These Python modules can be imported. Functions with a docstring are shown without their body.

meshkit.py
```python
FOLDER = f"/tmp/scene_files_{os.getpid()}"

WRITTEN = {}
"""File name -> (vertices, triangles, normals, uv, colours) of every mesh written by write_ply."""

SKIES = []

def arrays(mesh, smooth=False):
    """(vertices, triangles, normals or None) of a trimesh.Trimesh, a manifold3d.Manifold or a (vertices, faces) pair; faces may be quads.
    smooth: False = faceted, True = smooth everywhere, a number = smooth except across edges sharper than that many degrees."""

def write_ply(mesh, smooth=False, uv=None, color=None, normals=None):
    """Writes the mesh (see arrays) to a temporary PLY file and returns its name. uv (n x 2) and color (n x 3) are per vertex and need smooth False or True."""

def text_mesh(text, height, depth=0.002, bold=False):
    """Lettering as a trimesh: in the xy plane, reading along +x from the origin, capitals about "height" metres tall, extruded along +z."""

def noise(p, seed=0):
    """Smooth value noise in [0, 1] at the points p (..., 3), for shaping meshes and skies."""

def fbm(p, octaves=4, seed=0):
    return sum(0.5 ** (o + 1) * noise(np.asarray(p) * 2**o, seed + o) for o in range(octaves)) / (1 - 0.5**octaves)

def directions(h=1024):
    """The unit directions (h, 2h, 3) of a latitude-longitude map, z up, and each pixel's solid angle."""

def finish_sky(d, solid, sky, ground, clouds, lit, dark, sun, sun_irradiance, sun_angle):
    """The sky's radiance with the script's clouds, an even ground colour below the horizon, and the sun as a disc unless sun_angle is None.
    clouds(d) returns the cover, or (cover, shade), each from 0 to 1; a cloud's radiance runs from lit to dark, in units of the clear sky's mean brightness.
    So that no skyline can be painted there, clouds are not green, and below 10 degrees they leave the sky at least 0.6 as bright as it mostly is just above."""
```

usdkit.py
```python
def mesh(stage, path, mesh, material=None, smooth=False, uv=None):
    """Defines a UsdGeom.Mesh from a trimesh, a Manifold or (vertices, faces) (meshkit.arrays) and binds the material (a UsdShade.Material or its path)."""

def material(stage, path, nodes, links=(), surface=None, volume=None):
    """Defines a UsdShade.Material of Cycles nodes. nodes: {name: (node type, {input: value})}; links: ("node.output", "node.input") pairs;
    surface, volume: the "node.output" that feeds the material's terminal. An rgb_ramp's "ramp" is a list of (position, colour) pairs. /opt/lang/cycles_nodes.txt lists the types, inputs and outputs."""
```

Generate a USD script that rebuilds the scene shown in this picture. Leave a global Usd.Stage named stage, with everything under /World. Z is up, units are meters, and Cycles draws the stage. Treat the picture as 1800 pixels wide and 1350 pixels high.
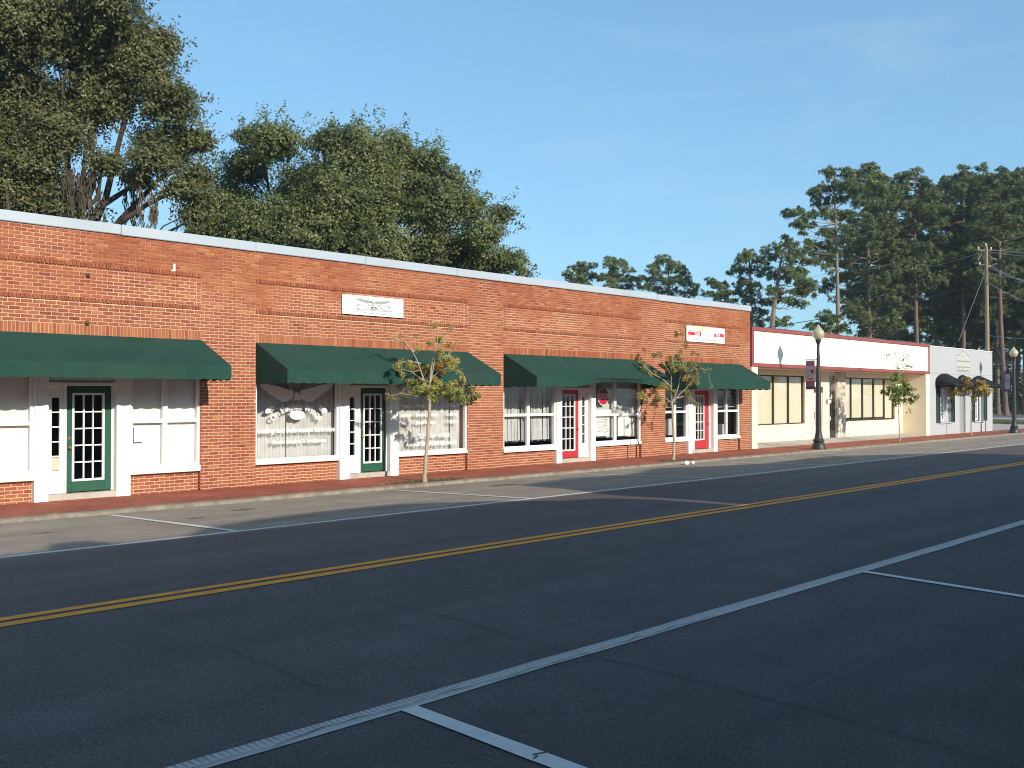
import math
import numpy as np
import trimesh
import usdkit
import meshkit
from pxr import Usd, UsdGeom, UsdLux, UsdShade, Gf, Sdf, Vt
from shapely.geometry import Polygon, LineString, Point
from shapely import affinity
from shapely.ops import unary_union

# ---------------------------------------------------------------- camera, sky, sun, exposure
# x runs along the street, y across it away from the camera, z up; metres.
stage = Usd.Stage.CreateInMemory()
UsdGeom.SetStageUpAxis(stage, "Z")
UsdGeom.SetStageMetersPerUnit(stage, 1.0)
world = UsdGeom.Xform.Define(stage, "/World")
stage.SetDefaultPrim(world.GetPrim())

EXPOSURE = 0.8
SUN_AZ, SUN_EL = math.radians(-98.0), math.radians(22.5)
SUN = np.array([math.cos(SUN_EL) * math.cos(SUN_AZ), math.cos(SUN_EL) * math.sin(SUN_AZ), math.sin(SUN_EL)])
SUN_INTENSITY = 0.86
SKY_STRENGTH = 0.15

FPX, YAW, PITCH = 1700.0, math.atan(1650 / 1700.0), math.atan(22 / 1700.0)
Rv = np.array([math.sin(YAW), -math.cos(YAW), 0.0])
F0 = np.array([math.cos(YAW), math.sin(YAW), 0.0])
Fv = F0 * math.cos(PITCH) + np.array([0, 0, math.sin(PITCH)])
Uv = np.array([0, 0, math.cos(PITCH)]) - F0 * math.sin(PITCH)
EYE = np.array([0.0, 0.0, 2.0])
cam = UsdGeom.Camera.Define(stage, "/World/camera")
cam.AddTransformOp().Set(Gf.Matrix4d(*Rv, 0, *Uv, 0, *(-Fv), 0, *EYE, 1))
cam.CreateHorizontalApertureAttr(36.0)
cam.CreateVerticalApertureAttr(27.0)
cam.CreateFocalLengthAttr(36.0 * FPX / 1800.0)
cam.CreateExposureAttr(EXPOSURE)
cam.CreateClippingRangeAttr(Gf.Vec2f(0.05, 5000))

dome = UsdLux.DomeLight.Define(stage, "/World/sky")
dome.GetPrim().SetCustomDataByKey("kind", "structure")
sky_mat = usdkit.material(stage, "/World/Looks/sky_air", {
    "sky": ("sky_texture", {"sky_type": "single_scattering", "sun_disc": False, "sun_elevation": SUN_EL,
                            "sun_rotation": math.atan2(SUN[0], SUN[1]), "altitude": 30.0,
                            "air_density": 1.0, "aerosol_density": 0.7, "ozone_density": 1.6}),
    "tc": ("texture_coordinate", {}),
    "map": ("mapping", {"scale": (1.2, 2.2, 9.0), "rotation": (0.12, 0.05, 0.5)}),
    "n": ("noise_texture", {"scale": 1.6, "detail": 6.0, "roughness": 0.62, "distortion": 0.6}),
    "r": ("rgb_ramp", {"ramp": [(0.0, (0, 0, 0)), (0.50, (0, 0, 0)), (0.80, (0.26, 0.26, 0.26)), (1.0, (0.4, 0.4, 0.4))]}),
    "cl": ("mix", {"color2": (2.5, 3.0, 3.4)}),
    "tint": ("mix", {"mix_type": "multiply", "fac": 1.0, "color2": (0.725, 1.15, 1.43)}),
    "gm": ("gamma", {"gamma": 0.55}),
    "bg": ("background_shader", {"strength": SKY_STRENGTH})},
    [("tc.generated", "map.vector"), ("map.vector", "n.vector"), ("n.fac", "r.fac"), ("r.color", "cl.fac"),
     ("sky.color", "gm.color"), ("gm.color", "tint.color1"), ("tint.color", "cl.color1"), ("cl.color", "bg.color")], surface="bg.background")
UsdShade.MaterialBindingAPI.Apply(dome.GetPrim()).Bind(sky_mat)

sun = UsdLux.DistantLight.Define(stage, "/World/sun")
sz = SUN / np.linalg.norm(SUN)
sx = np.cross([0, 0, 1.0], sz); sx /= np.linalg.norm(sx)
sy = np.cross(sz, sx)
sun.AddTransformOp().Set(Gf.Matrix4d(*sx, 0, *sy, 0, *sz, 0, 0, 0, 50, 1))
sun.CreateIntensityAttr(SUN_INTENSITY)
sun.CreateAngleAttr(0.53)
sun.CreateNormalizeAttr(True)
sun.CreateColorAttr(Gf.Vec3f(1.0, 0.90, 0.76))

rng = np.random.default_rng(11)

# ---------------------------------------------------------------- helpers
used = {}


def numbered(path):
    n = used.get(path)
    used[path] = 0 if n is None else n + 1
    return path if n is None else f"{path}_{n + 1:03d}"


def pathof(parent):
    return "/World" if parent is None else (parent if isinstance(parent, str) else str(parent.GetPath()))


def tag(prim, label=None, cat=None, group=None, kind=None):
    for k, v in (("label", label), ("category", cat), ("group", group), ("kind", kind)):
        if v:
            prim.SetCustomDataByKey(k, v)
    return prim


def thing(name, label, cat, loc=(0, 0, 0), rotz=0.0, group=None, scale=None):
    x = UsdGeom.Xform.Define(stage, numbered("/World/" + name))
    x.AddTranslateOp().Set(Gf.Vec3d(*map(float, loc)))
    if rotz:
        x.AddRotateZOp().Set(float(rotz))
    if scale:
        x.AddScaleOp().Set(Gf.Vec3f(*((scale,) * 3 if np.ndim(scale) == 0 else scale)))
    return tag(x.GetPrim(), label, cat, group)


def copy_of(src, name, label, cat, loc, rotz=0.0, group=None, scale=None):
    p = thing(name, label, cat, loc, rotz, group, scale)
    p.GetReferences().AddInternalReference(src.GetPath() if hasattr(src, "GetPath") else Sdf.Path(src))
    p.SetInstanceable(True)
    return p


class MB:
    """Collects shapes; put() makes them one mesh."""

    def __init__(self):
        self.v, self.f, self.t, self.n = [], [], [], 0

    def add(self, v, f, tone=0.5):
        v = np.asarray(v, float); f = np.asarray(f, int)
        if f.shape[1] == 4:
            f = np.vstack([f[:, [0, 1, 2]], f[:, [0, 2, 3]]])
        self.v.append(v); self.f.append(f + self.n); self.t.append(np.full(len(v), tone) if np.ndim(tone) == 0 else tone)
        self.n += len(v)
        return self

    def tm(self, m, tone=0.5):
        return self.add(m.vertices, m.faces, tone)

    def box(self, x0, x1, y0, y1, z0, z1, skip="", tone=0.5):
        v = [(x, y, z) for z in (z0, z1) for y in (y0, y1) for x in (x0, x1)]
        q = {"b": (0, 2, 3, 1), "t": (4, 5, 7, 6), "f": (0, 1, 5, 4), "k": (2, 6, 7, 3), "l": (0, 4, 6, 2), "r": (1, 3, 7, 5)}
        return self.add(v, [q[k] for k in q if k not in skip], tone)

    def cbox(self, x0, x1, y0, y1, z0, z1, c=0.008, tone=0.5):
        c = min(c, (x1 - x0) / 3, (y1 - y0) / 3, (z1 - z0) / 3)
        p = []
        for sx_, X in ((1, x0), (-1, x1)):
            for sy_, Y in ((1, y0), (-1, y1)):
                for sz_, Z in ((1, z0), (-1, z1)):
                    p += [(X, Y + sy_ * c, Z + sz_ * c), (X + sx_ * c, Y, Z + sz_ * c), (X + sx_ * c, Y + sy_ * c, Z)]
        return self.tm(trimesh.convex.convex_hull(np.array(p)), tone)

    def quad(self, a, b, c, d, tone=0.5):
        return self.add([a, b, c, d], [(0, 1, 2, 3)], tone)

    def tube(self, pts, r, n=8, cap=True, tone=0.5):
        pts = np.asarray(pts, float)
        r = np.full(len(pts), r) if np.ndim(r) == 0 else np.asarray(r, float)
        d = np.gradient(pts, axis=0)
        d /= np.linalg.norm(d, axis=1, keepdims=True) + 1e-12
        ref = np.array([0, 0, 1.0]) if abs(d[0][2]) < 0.9 else np.array([1.0, 0, 0])
        a = np.linspace(0, 2 * np.pi, n, endpoint=False)
        V = []
        for i in range(len(pts)):
            s = np.cross(ref, d[i]); s /= np.linalg.norm(s) + 1e-12
            t = np.cross(d[i], s)
            V.append(pts[i] + r[i] * (np.cos(a)[:, None] * s + np.sin(a)[:, None] * t))
        V = np.vstack(V)
        F = []
        for i in range(len(pts) - 1):
            for k in range(n):
                k2 = (k + 1) % n
                F.append((i * n + k, i * n + k2, (i + 1) * n + k2, (i + 1) * n + k))
        F = [(q[0], q[1], q[2]) for q in F] + [(q[0], q[2], q[3]) for q in F]
        if cap:
            b = len(V)
            V = np.vstack([V, pts[0], pts[-1]])
            for k in range(n):
                k2 = (k + 1) % n
                F += [(b, k2, k), (b + 1, (len(pts) - 1) * n + k, (len(pts) - 1) * n + k2)]
        return self.add(V, F, tone)

    def lathe(self, prof, cx, cy, n=20, tone=0.5):
        """prof: (radius, z) from bottom to top."""
        a = np.linspace(0, 2 * np.pi, n, endpoint=False)
        V = np.vstack([np.stack([cx + r * np.cos(a), cy + r * np.sin(a), np.full(n, z)], 1) for r, z in prof])
        F = []
        for i in range(len(prof) - 1):
            for k in range(n):
                k2 = (k + 1) % n
                F.append((i * n + k, i * n + k2, (i + 1) * n + k2, (i + 1) * n + k))
        return self.add(V, F, tone)

    def poly(self, shape, y, depth=0.003, tone=0.5):
        """A shapely shape drawn in (x, z), standing at y and thick towards the camera."""
        for g in getattr(shape, "geoms", [shape]):
            if g.is_empty or g.area < 1e-6:
                continue
            m = trimesh.creation.extrude_polygon(g, depth, engine="earcut")
            v = m.vertices
            self.add(np.stack([v[:, 0], y - v[:, 2], v[:, 1]], 1), m.faces, tone)
        return self

    def put(self, name, mat, parent=None, smooth=False, label=None, cat=None, group=None, kind=None, tones=False):
        v, f = np.vstack(self.v), np.vstack(self.f)
        m = usdkit.mesh(stage, numbered(pathof(parent) + "/" + name), (v, f), mat, smooth=smooth)
        if tones:
            UsdGeom.PrimvarsAPI(m).CreatePrimvar("tone", Sdf.ValueTypeNames.FloatArray, "vertex").Set(
                Vt.FloatArray.FromNumpy(np.concatenate(self.t).astype(np.float32)))
        return tag(m.GetPrim(), label, cat, group, kind)


def text(mb, s, height, x, y, z, depth=0.003, bold=True, align="left", warp=None, sx_=1.0):
    """Lettering on the facade: reads along +x at (x, z), standing at y."""
    m = meshkit.text_mesh(s, height, depth, bold)
    v = np.array(m.vertices)
    w = v[:, 0].max()
    v[:, 0] *= sx_; w *= sx_
    v[:, 0] += {"left": 0, "center": -w / 2, "right": -w}[align]
    X, Z = v[:, 0] + x, v[:, 1] + z
    if warp:
        X, Z = warp(v[:, 0], v[:, 1])
    mb.add(np.stack([X, y - v[:, 2], Z], 1), m.faces)


# ---------------------------------------------------------------- materials
L = "/World/Looks/"


def plain(name, col, rough=0.6, var=0.0, scale=6.0, bump=0.0, bscale=60.0, spec=0.4, metal=0.0, dirt=None, stretch=None):
    nodes = {"p": ("principled_bsdf", {"base_color": col, "roughness": rough, "specular_ior_level": spec, "metallic": metal})}
    links = []
    if var or bump or dirt:
        nodes["g"] = ("geometry", {})
        vec = "g.position"
        if stretch:
            nodes["mp"] = ("mapping", {"scale": stretch})
            links.append(("g.position", "mp.vector")); vec = "mp.vector"
    if var:
        nodes["n"] = ("noise_texture", {"scale": scale, "detail": 6.0, "roughness": 0.6})
        c = np.array(col)
        nodes["r"] = ("rgb_ramp", {"ramp": [(0.25, tuple(c * (1 - var))), (0.5, tuple(c)), (0.75, tuple(np.minimum(c * (1 + var), 0.9)))]})
        links += [(vec, "n.vector"), ("n.fac", "r.fac")]
        last = "r.color"
        if dirt:
            nodes["n2"] = ("noise_texture", {"scale": dirt[1], "detail": 5.0, "roughness": 0.65})
            nodes["r2"] = ("rgb_ramp", {"ramp": [(0.0, (0, 0, 0)), (dirt[2], (0, 0, 0)), (dirt[2] + 0.22, (dirt[3],) * 3)]})
            nodes["mx"] = ("mix", {"color2": dirt[0]})
            links += [(vec, "n2.vector"), ("n2.fac", "r2.fac"), ("r2.color", "mx.fac"), ("r.color", "mx.color1")]
            last = "mx.color"
        links.append((last, "p.base_color"))
    if bump:
        nodes["nb"] = ("noise_texture", {"scale": bscale, "detail": 4.0})
        nodes["b"] = ("bump", {"strength": bump, "distance": 0.01})
        links += [("g.position", "nb.vector"), ("nb.fac", "b.height"), ("b.normal", "p.normal")]
    return usdkit.material(stage, L + name, nodes, links, surface="p.BSDF")


def leafy(name, ramp, trans=0.35, rough=0.45, tcol=None):
    nodes = {"g": ("geometry", {}), "a": ("attribute", {"attribute": "tone"}), "r": ("rgb_ramp", {"ramp": ramp}),
             "p": ("principled_bsdf", {"roughness": rough, "specular_ior_level": 0.45}),
             "t": ("translucent_bsdf", {}), "m": ("mix_closure", {"fac": trans})}
    nodes |= {"cn": ("noise_texture", {"scale": 0.55, "detail": 3.0}), "cr": ("rgb_ramp", {"ramp": [(0.3, (0.8, 0.82, 0.84)), (0.7, (1.5, 1.45, 1.3))]}), "cm": ("mix", {"mix_type": "multiply", "fac": 1.0})}
    links = [("a.fac", "r.fac"), ("g.position", "cn.vector"), ("cn.fac", "cr.fac"), ("r.color", "cm.color1"), ("cr.color", "cm.color2"),
             ("cm.color", "p.base_color"), ("cm.color", "t.color"), ("p.BSDF", "m.closure1"), ("t.BSDF", "m.closure2")]
    return usdkit.material(stage, L + name, nodes, links, surface="m.closure")


M = {}
M["brick"] = usdkit.material(stage, L + "fired_brick", {
    "a": ("attribute", {"attribute": "tone"}),
    "r": ("rgb_ramp", {"ramp": [(0.0, (0.1900, 0.0556, 0.0340)), (0.3, (0.2700, 0.0813, 0.0440)), (0.6, (0.3250, 0.1102, 0.0540)), (0.85, (0.3650, 0.1370, 0.0640)), (1.0, (0.4100, 0.1766, 0.0780))]}),
    "g": ("geometry", {}), "n": ("noise_texture", {"scale": 38.0, "detail": 5.0, "roughness": 0.7}),
    "nr": ("rgb_ramp", {"ramp": [(0.3, (0.78, 0.76, 0.74)), (0.7, (1.12, 1.12, 1.12))]}),
    "mx": ("mix", {"mix_type": "multiply", "fac": 1.0}),
    "b": ("bump", {"strength": 0.35, "distance": 0.004}),
    "p": ("principled_bsdf", {"roughness": 0.85, "specular_ior_level": 0.2})},
    [("a.fac", "r.fac"), ("g.position", "n.vector"), ("n.fac", "nr.fac"), ("r.color", "mx.color1"), ("nr.color", "mx.color2"),
     ("mx.color", "p.base_color"), ("n.fac", "b.height"), ("b.normal", "p.normal")], surface="p.BSDF")
# pale mortar, smeared red with brick dust in patches
M["mortar"] = usdkit.material(stage, L + "mortar", {
    "g": ("geometry", {}), "n": ("noise_texture", {"scale": 0.55, "detail": 5.0, "roughness": 0.65}),
    "s": ("separate_xyz", {}), "mr": ("map_range", {"from_min": 3.3, "from_max": 4.6, "to_min": -0.10, "to_max": 0.09, "clamp": True}),
    "ad": ("math", {"math_type": "add"}),
    "r": ("rgb_ramp", {"ramp": [(0.0, (0.66, 0.52, 0.39)), (0.48, (0.62, 0.46, 0.33)), (0.60, (0.50, 0.27, 0.17)), (0.70, (0.37, 0.14, 0.08)), (1.0, (0.33, 0.11, 0.06))]}),
    "p": ("principled_bsdf", {"roughness": 0.95, "specular_ior_level": 0.1})},
    [("g.position", "n.vector"), ("g.position", "s.vector"), ("s.z", "mr.value"), ("n.fac", "ad.value1"), ("mr.result", "ad.value2"),
     ("ad.value", "r.fac"), ("r.color", "p.base_color")], surface="p.BSDF")
M["side_brick"] = usdkit.material(stage, L + "side_wall_brick", {
    "g": ("geometry", {}), "mp": ("mapping", {"rotation": (0, math.pi / 2, 0)}),
    "s": ("separate_xyz", {}), "c": ("combine_xyz", {}),
    "b": ("brick_texture", {"scale": 1.0, "brick_width": 0.21, "row_height": 0.0675, "mortar_size": 0.005, "color1": (0.34, 0.10, 0.047), "color2": (0.26, 0.07, 0.035), "mortar": (0.5, 0.36, 0.25)}),
    "p": ("principled_bsdf", {"roughness": 0.9})},
    [("g.position", "s.vector"), ("s.y", "c.x"), ("s.z", "c.y"), ("c.vector", "b.vector"), ("b.color", "p.base_color")], surface="p.BSDF")
M["white"] = plain("white_paint", (0.78, 0.775, 0.755), 0.5, 0.04, 3.0, 0.08, 40, dirt=((0.52, 0.48, 0.42), 1.7, 0.60, 0.35))
M["blind"] = plain("blind_board", (0.74, 0.73, 0.70), 0.8, 0.03, 2.0)
M["curtain"] = usdkit.material(stage, L + "sheer_curtain", {
    "g": ("geometry", {}), "n": ("noise_texture", {"scale": 4.0}),
    "r": ("rgb_ramp", {"ramp": [(0.3, (0.60, 0.595, 0.59)), (0.7, (0.73, 0.725, 0.71))]}),
    "d": ("diffuse_bsdf", {}), "t": ("translucent_bsdf", {}), "m": ("mix_closure", {"fac": 0.25})},
    [("g.position", "n.vector"), ("n.fac", "r.fac"), ("r.color", "d.color"), ("r.color", "t.color"), ("d.BSDF", "m.closure1"), ("t.BSDF", "m.closure2")], surface="m.closure")
M["slat"] = plain("blind_slat", (0.46, 0.47, 0.47), 0.7, 0.1, 5)
M["slat_dark"] = plain("grey_window_backing", (0.36, 0.36, 0.36), 0.8, 0.1, 3)
M["glass"] = usdkit.material(stage, L + "window_glass", {
    "lw": ("layer_weight", {"blend": 0.5}), "pw": ("math", {"math_type": "power", "value2": 5.0}), "f": ("math", {"math_type": "multiply_add", "value2": 0.85, "value3": 0.035}), "t": ("transparent_bsdf", {"color": (0.985, 0.99, 0.987)}), "gl": ("glossy_bsdf", {"roughness": 0.02, "color": (0.9, 0.93, 0.95)}),
    "m": ("mix_closure", {})}, [("lw.facing", "pw.value1"), ("pw.value", "f.value1"), ("f.value", "m.fac"), ("t.BSDF", "m.closure1"), ("gl.BSDF", "m.closure2")], surface="m.closure")
M["dark"] = plain("dark_room", (0.035, 0.032, 0.03), 0.9, 0.3, 1.0)
M["green_paint"] = plain("green_door_paint", (0.018, 0.085, 0.052), 0.45, 0.08, 5, dirt=((0.04, 0.12, 0.075), 3, 0.55, 0.4))
M["red_paint"] = plain("red_door_paint", (0.42, 0.028, 0.035), 0.42, 0.06, 4)
M["brass"] = plain("brass", (0.55, 0.40, 0.16), 0.35, metal=1.0)
M["awning"] = plain("green_awning_canvas", (0.017, 0.055, 0.042), 0.85, 0.14, 2.2, 0.25, 220, 0.15, dirt=((0.034, 0.055, 0.047), 0.9, 0.5, 0.6))
M["black_canvas"] = plain("black_awning_canvas", (0.009, 0.010, 0.010), 0.8, 0.15, 3.0, spec=0.2)
M["dark_metal"] = plain("painted_dark_metal", (0.030, 0.031, 0.030), 0.48, 0.15, 4, 0.05, 80)
M["globe"] = usdkit.material(stage, L + "frosted_globe", {
    "p": ("principled_bsdf", {"base_color": (0.40, 0.36, 0.25), "roughness": 0.28, "subsurface_weight": 0.35, "subsurface_radius": (0.1, 0.09, 0.06), "subsurface_scale": 0.6})}, [], surface="p.BSDF")
M["coping"] = plain("coping_metal", (0.37, 0.42, 0.47), 0.42, 0.05, 1.2, spec=0.5, dirt=((0.25, 0.265, 0.28), 0.6, 0.5, 0.5))
M["roof"] = plain("flat_roof_felt", (0.10, 0.10, 0.10), 0.9, 0.2, 1)
M["cream"] = plain("cream_stucco", (0.74, 0.65, 0.48), 0.85, 0.05, 1.5, 0.15, 70, dirt=((0.55, 0.46, 0.32), 0.9, 0.56, 0.5))
M["fascia"] = plain("cream_fascia_panel", (0.83, 0.79, 0.67), 0.6, 0.03, 0.8)
M["red_trim"] = plain("red_trim_paint", (0.25, 0.066, 0.060), 0.6, 0.12, 2.5)
M["soffit"] = plain("soffit_board", (0.55, 0.45, 0.33), 0.8, 0.05, 2)
M["bronze"] = plain("bronze_window_frame", (0.055, 0.045, 0.030), 0.5)
M["tan_blind"] = plain("tan_window_blind", (0.60, 0.55, 0.42), 0.8, 0.04, 1.2)
M["pink_door"] = plain("pale_pink_door", (0.62, 0.50, 0.52), 0.6, 0.05, 2)
M["stone"] = usdkit.material(stage, L + "mottled_stone", {
    "g": ("geometry", {}), "v": ("voronoi_texture", {"scale": 7.0, "randomness": 1.0}), "n": ("noise_texture", {"scale": 5.0, "detail": 4.0}),
    "r": ("rgb_ramp", {"ramp": [(0.25, (0.20, 0.17, 0.14)), (0.42, (0.42, 0.36, 0.29)), (0.55, (0.62, 0.56, 0.46)), (0.8, (0.70, 0.64, 0.54))]}),
    "p": ("principled_bsdf", {"roughness": 0.8})},
    [("g.position", "n.vector"), ("g.position", "v.vector"), ("n.fac", "r.fac"), ("r.color", "p.base_color")], surface="p.BSDF")
M["grey_stucco"] = plain("white_grey_stucco", (0.37, 0.385, 0.405), 0.85, 0.03, 1.3, 0.1, 60, dirt=((0.42, 0.42, 0.43), 1.1, 0.58, 0.4))
M["shutter"] = plain("dark_green_shutter", (0.012, 0.038, 0.030), 0.6)
M["grey_door"] = plain("grey_door_paint", (0.27, 0.275, 0.29), 0.6, 0.05, 3)
M["concrete"] = plain("concrete", (0.42, 0.385, 0.33), 0.9, 0.15, 3.5, 0.25, 90, dirt=((0.26, 0.23, 0.19), 1.2, 0.5, 0.6))
M["kerb"] = plain("worn_kerb_concrete", (0.24, 0.205, 0.155), 0.92, 0.35, 5, 0.6, 30, dirt=((0.11, 0.09, 0.07), 2.2, 0.46, 0.8))
M["soil"] = plain("planting_soil", (0.10, 0.065, 0.04), 1.0, 0.4, 14, 0.6, 60)
M["grass_ground"] = plain("dry_grass_ground", (0.085, 0.095, 0.035), 1.0, 0.35, 0.6, 0.4, 30, dirt=((0.14, 0.10, 0.06), 0.25, 0.52, 0.8))
M["paving"] = usdkit.material(stage, L + "brick_paving", {
    "g": ("geometry", {}), "b": ("brick_texture", {"scale": 1.0, "brick_width": 0.2, "row_height": 0.1, "mortar_size": 0.006, "color1": (0.40, 0.115, 0.072), "color2": (0.30, 0.085, 0.055), "mortar": (0.28, 0.12, 0.08)}),
    "n": ("noise_texture", {"scale": 1.1, "detail": 6.0, "roughness": 0.65}), "r": ("rgb_ramp", {"ramp": [(0.3, (0.72, 0.70, 0.70)), (0.7, (1.12, 1.08, 1.05))]}),
    "mx": ("mix", {"mix_type": "multiply", "fac": 1.0}), "p": ("principled_bsdf", {"roughness": 0.9, "specular_ior_level": 0.2})},
    [("g.position", "b.vector"), ("g.position", "n.vector"), ("n.fac", "r.fac"), ("b.color", "mx.color1"), ("r.color", "mx.color2"), ("mx.color", "p.base_color")], surface="p.BSDF")
# asphalt: greyer and browner in the far parking lane, darker smooth lanes, aggregate speckle, tracks along x
M["asphalt"] = usdkit.material(stage, L + "asphalt", {
    "g": ("geometry", {}), "s": ("separate_xyz", {}),
    "lane": ("rgb_ramp", {"ramp": [(0.0, (0.086, 0.073, 0.071)), (0.27, (0.086, 0.073, 0.071)), (0.30, (0.096, 0.081, 0.078)), (0.715, (0.112, 0.093, 0.087)), (0.735, (0.268, 0.224, 0.178)), (1.0, (0.295, 0.245, 0.19))]}),
    "dv": ("math", {"math_type": "divide", "value2": 17.0}),
    "mt": ("mapping", {"scale": (0.10, 1.3, 1.0)}), "nt": ("noise_texture", {"scale": 1.0, "detail": 4.0, "roughness": 0.55}),
    "rt": ("rgb_ramp", {"ramp": [(0.3, (0.78, 0.78, 0.79)), (0.7, (1.16, 1.15, 1.13))]}),
    "ns": ("noise_texture", {"scale": 1.2, "detail": 8.0, "roughness": 0.7}), "rs": ("rgb_ramp", {"ramp": [(0.3, (0.80, 0.80, 0.81)), (0.7, (1.15, 1.14, 1.12))]}),
    "na": ("noise_texture", {"scale": 60.0, "detail": 3.0, "roughness": 0.8}), "ra": ("rgb_ramp", {"ramp": [(0.30, (0.45, 0.45, 0.46)), (0.50, (0.96, 0.96, 0.96)), (0.62, (1.35, 1.35, 1.32)), (0.69, (2.8, 2.7, 2.6))]}),
    "m1": ("mix", {"mix_type": "multiply", "fac": 1.0}), "m2": ("mix", {"mix_type": "multiply", "fac": 1.0}), "m3": ("mix", {"mix_type": "multiply", "fac": 1.0}),
    "b": ("bump", {"strength": 0.5, "distance": 0.004}), "p": ("principled_bsdf", {"roughness": 0.82, "specular_ior_level": 0.3})},
    [("g.position", "s.vector"), ("s.y", "dv.value1"), ("dv.value", "lane.fac"), ("g.position", "mt.vector"), ("mt.vector", "nt.vector"), ("nt.fac", "rt.fac"),
     ("g.position", "ns.vector"), ("ns.fac", "rs.fac"), ("g.position", "na.vector"), ("na.fac", "ra.fac"),
     ("lane.color", "m1.color1"), ("rt.color", "m1.color2"), ("m1.color", "m2.color1"), ("rs.color", "m2.color2"), ("m2.color", "m3.color1"), ("ra.color", "m3.color2"),
     ("m3.color", "p.base_color"), ("na.fac", "b.height"), ("b.normal", "p.normal")], surface="p.BSDF")
M["far_asphalt"] = plain("far_asphalt", (0.13, 0.125, 0.12), 0.9, 0.2, 0.6)


def paint(name, col, worn=0.5, ribs=False):
    nodes = {"g": ("geometry", {}), "n": ("noise_texture", {"scale": 9.0, "detail": 8.0, "roughness": 0.75}),
             "r": ("rgb_ramp", {"ramp": [(0.0, (0.10, 0.10, 0.10)), (0.30, tuple(np.array(col) * 0.35)), (0.38, tuple(np.array(col) * 0.85)), (0.6, col), (1.0, tuple(np.array(col) * 1.08))]}),
             "p": ("principled_bsdf", {"roughness": 0.75, "specular_ior_level": 0.3})}
    links = [("g.position", "n.vector"), ("n.fac", "r.fac")]
    last = "r.color"
    if ribs:
        nodes |= {"w": ("wave_texture", {"wave_type": "bands", "bands_direction": "x", "scale": 7.4, "distortion": 0.6, "detail": 1.0, "detail_scale": 2.0}),
                  "s": ("separate_xyz", {}), "mr": ("map_range", {"from_min": 4.70, "from_max": 4.80, "to_min": 0.0, "to_max": 1.0, "clamp": True}),
                  "wr": ("rgb_ramp", {"ramp": [(0.18, (0.62, 0.62, 0.62)), (0.42, (0, 0, 0))]}),
                  "mu": ("mix", {"mix_type": "multiply", "fac": 1.0}), "mk": ("mix", {"color2": (0.11, 0.115, 0.12)})}
        links += [("g.position", "w.vector"), ("g.position", "s.vector"), ("s.y", "mr.value"), ("w.fac", "wr.fac"), ("wr.color", "mu.color1"), ("mr.result", "mu.color2"),
                  ("mu.color", "mk.fac"), ("r.color", "mk.color1")]
        last = "mk.color"
    links.append((last, "p.base_color"))
    return usdkit.material(stage, L + name, nodes, links, surface="p.BSDF")


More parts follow.
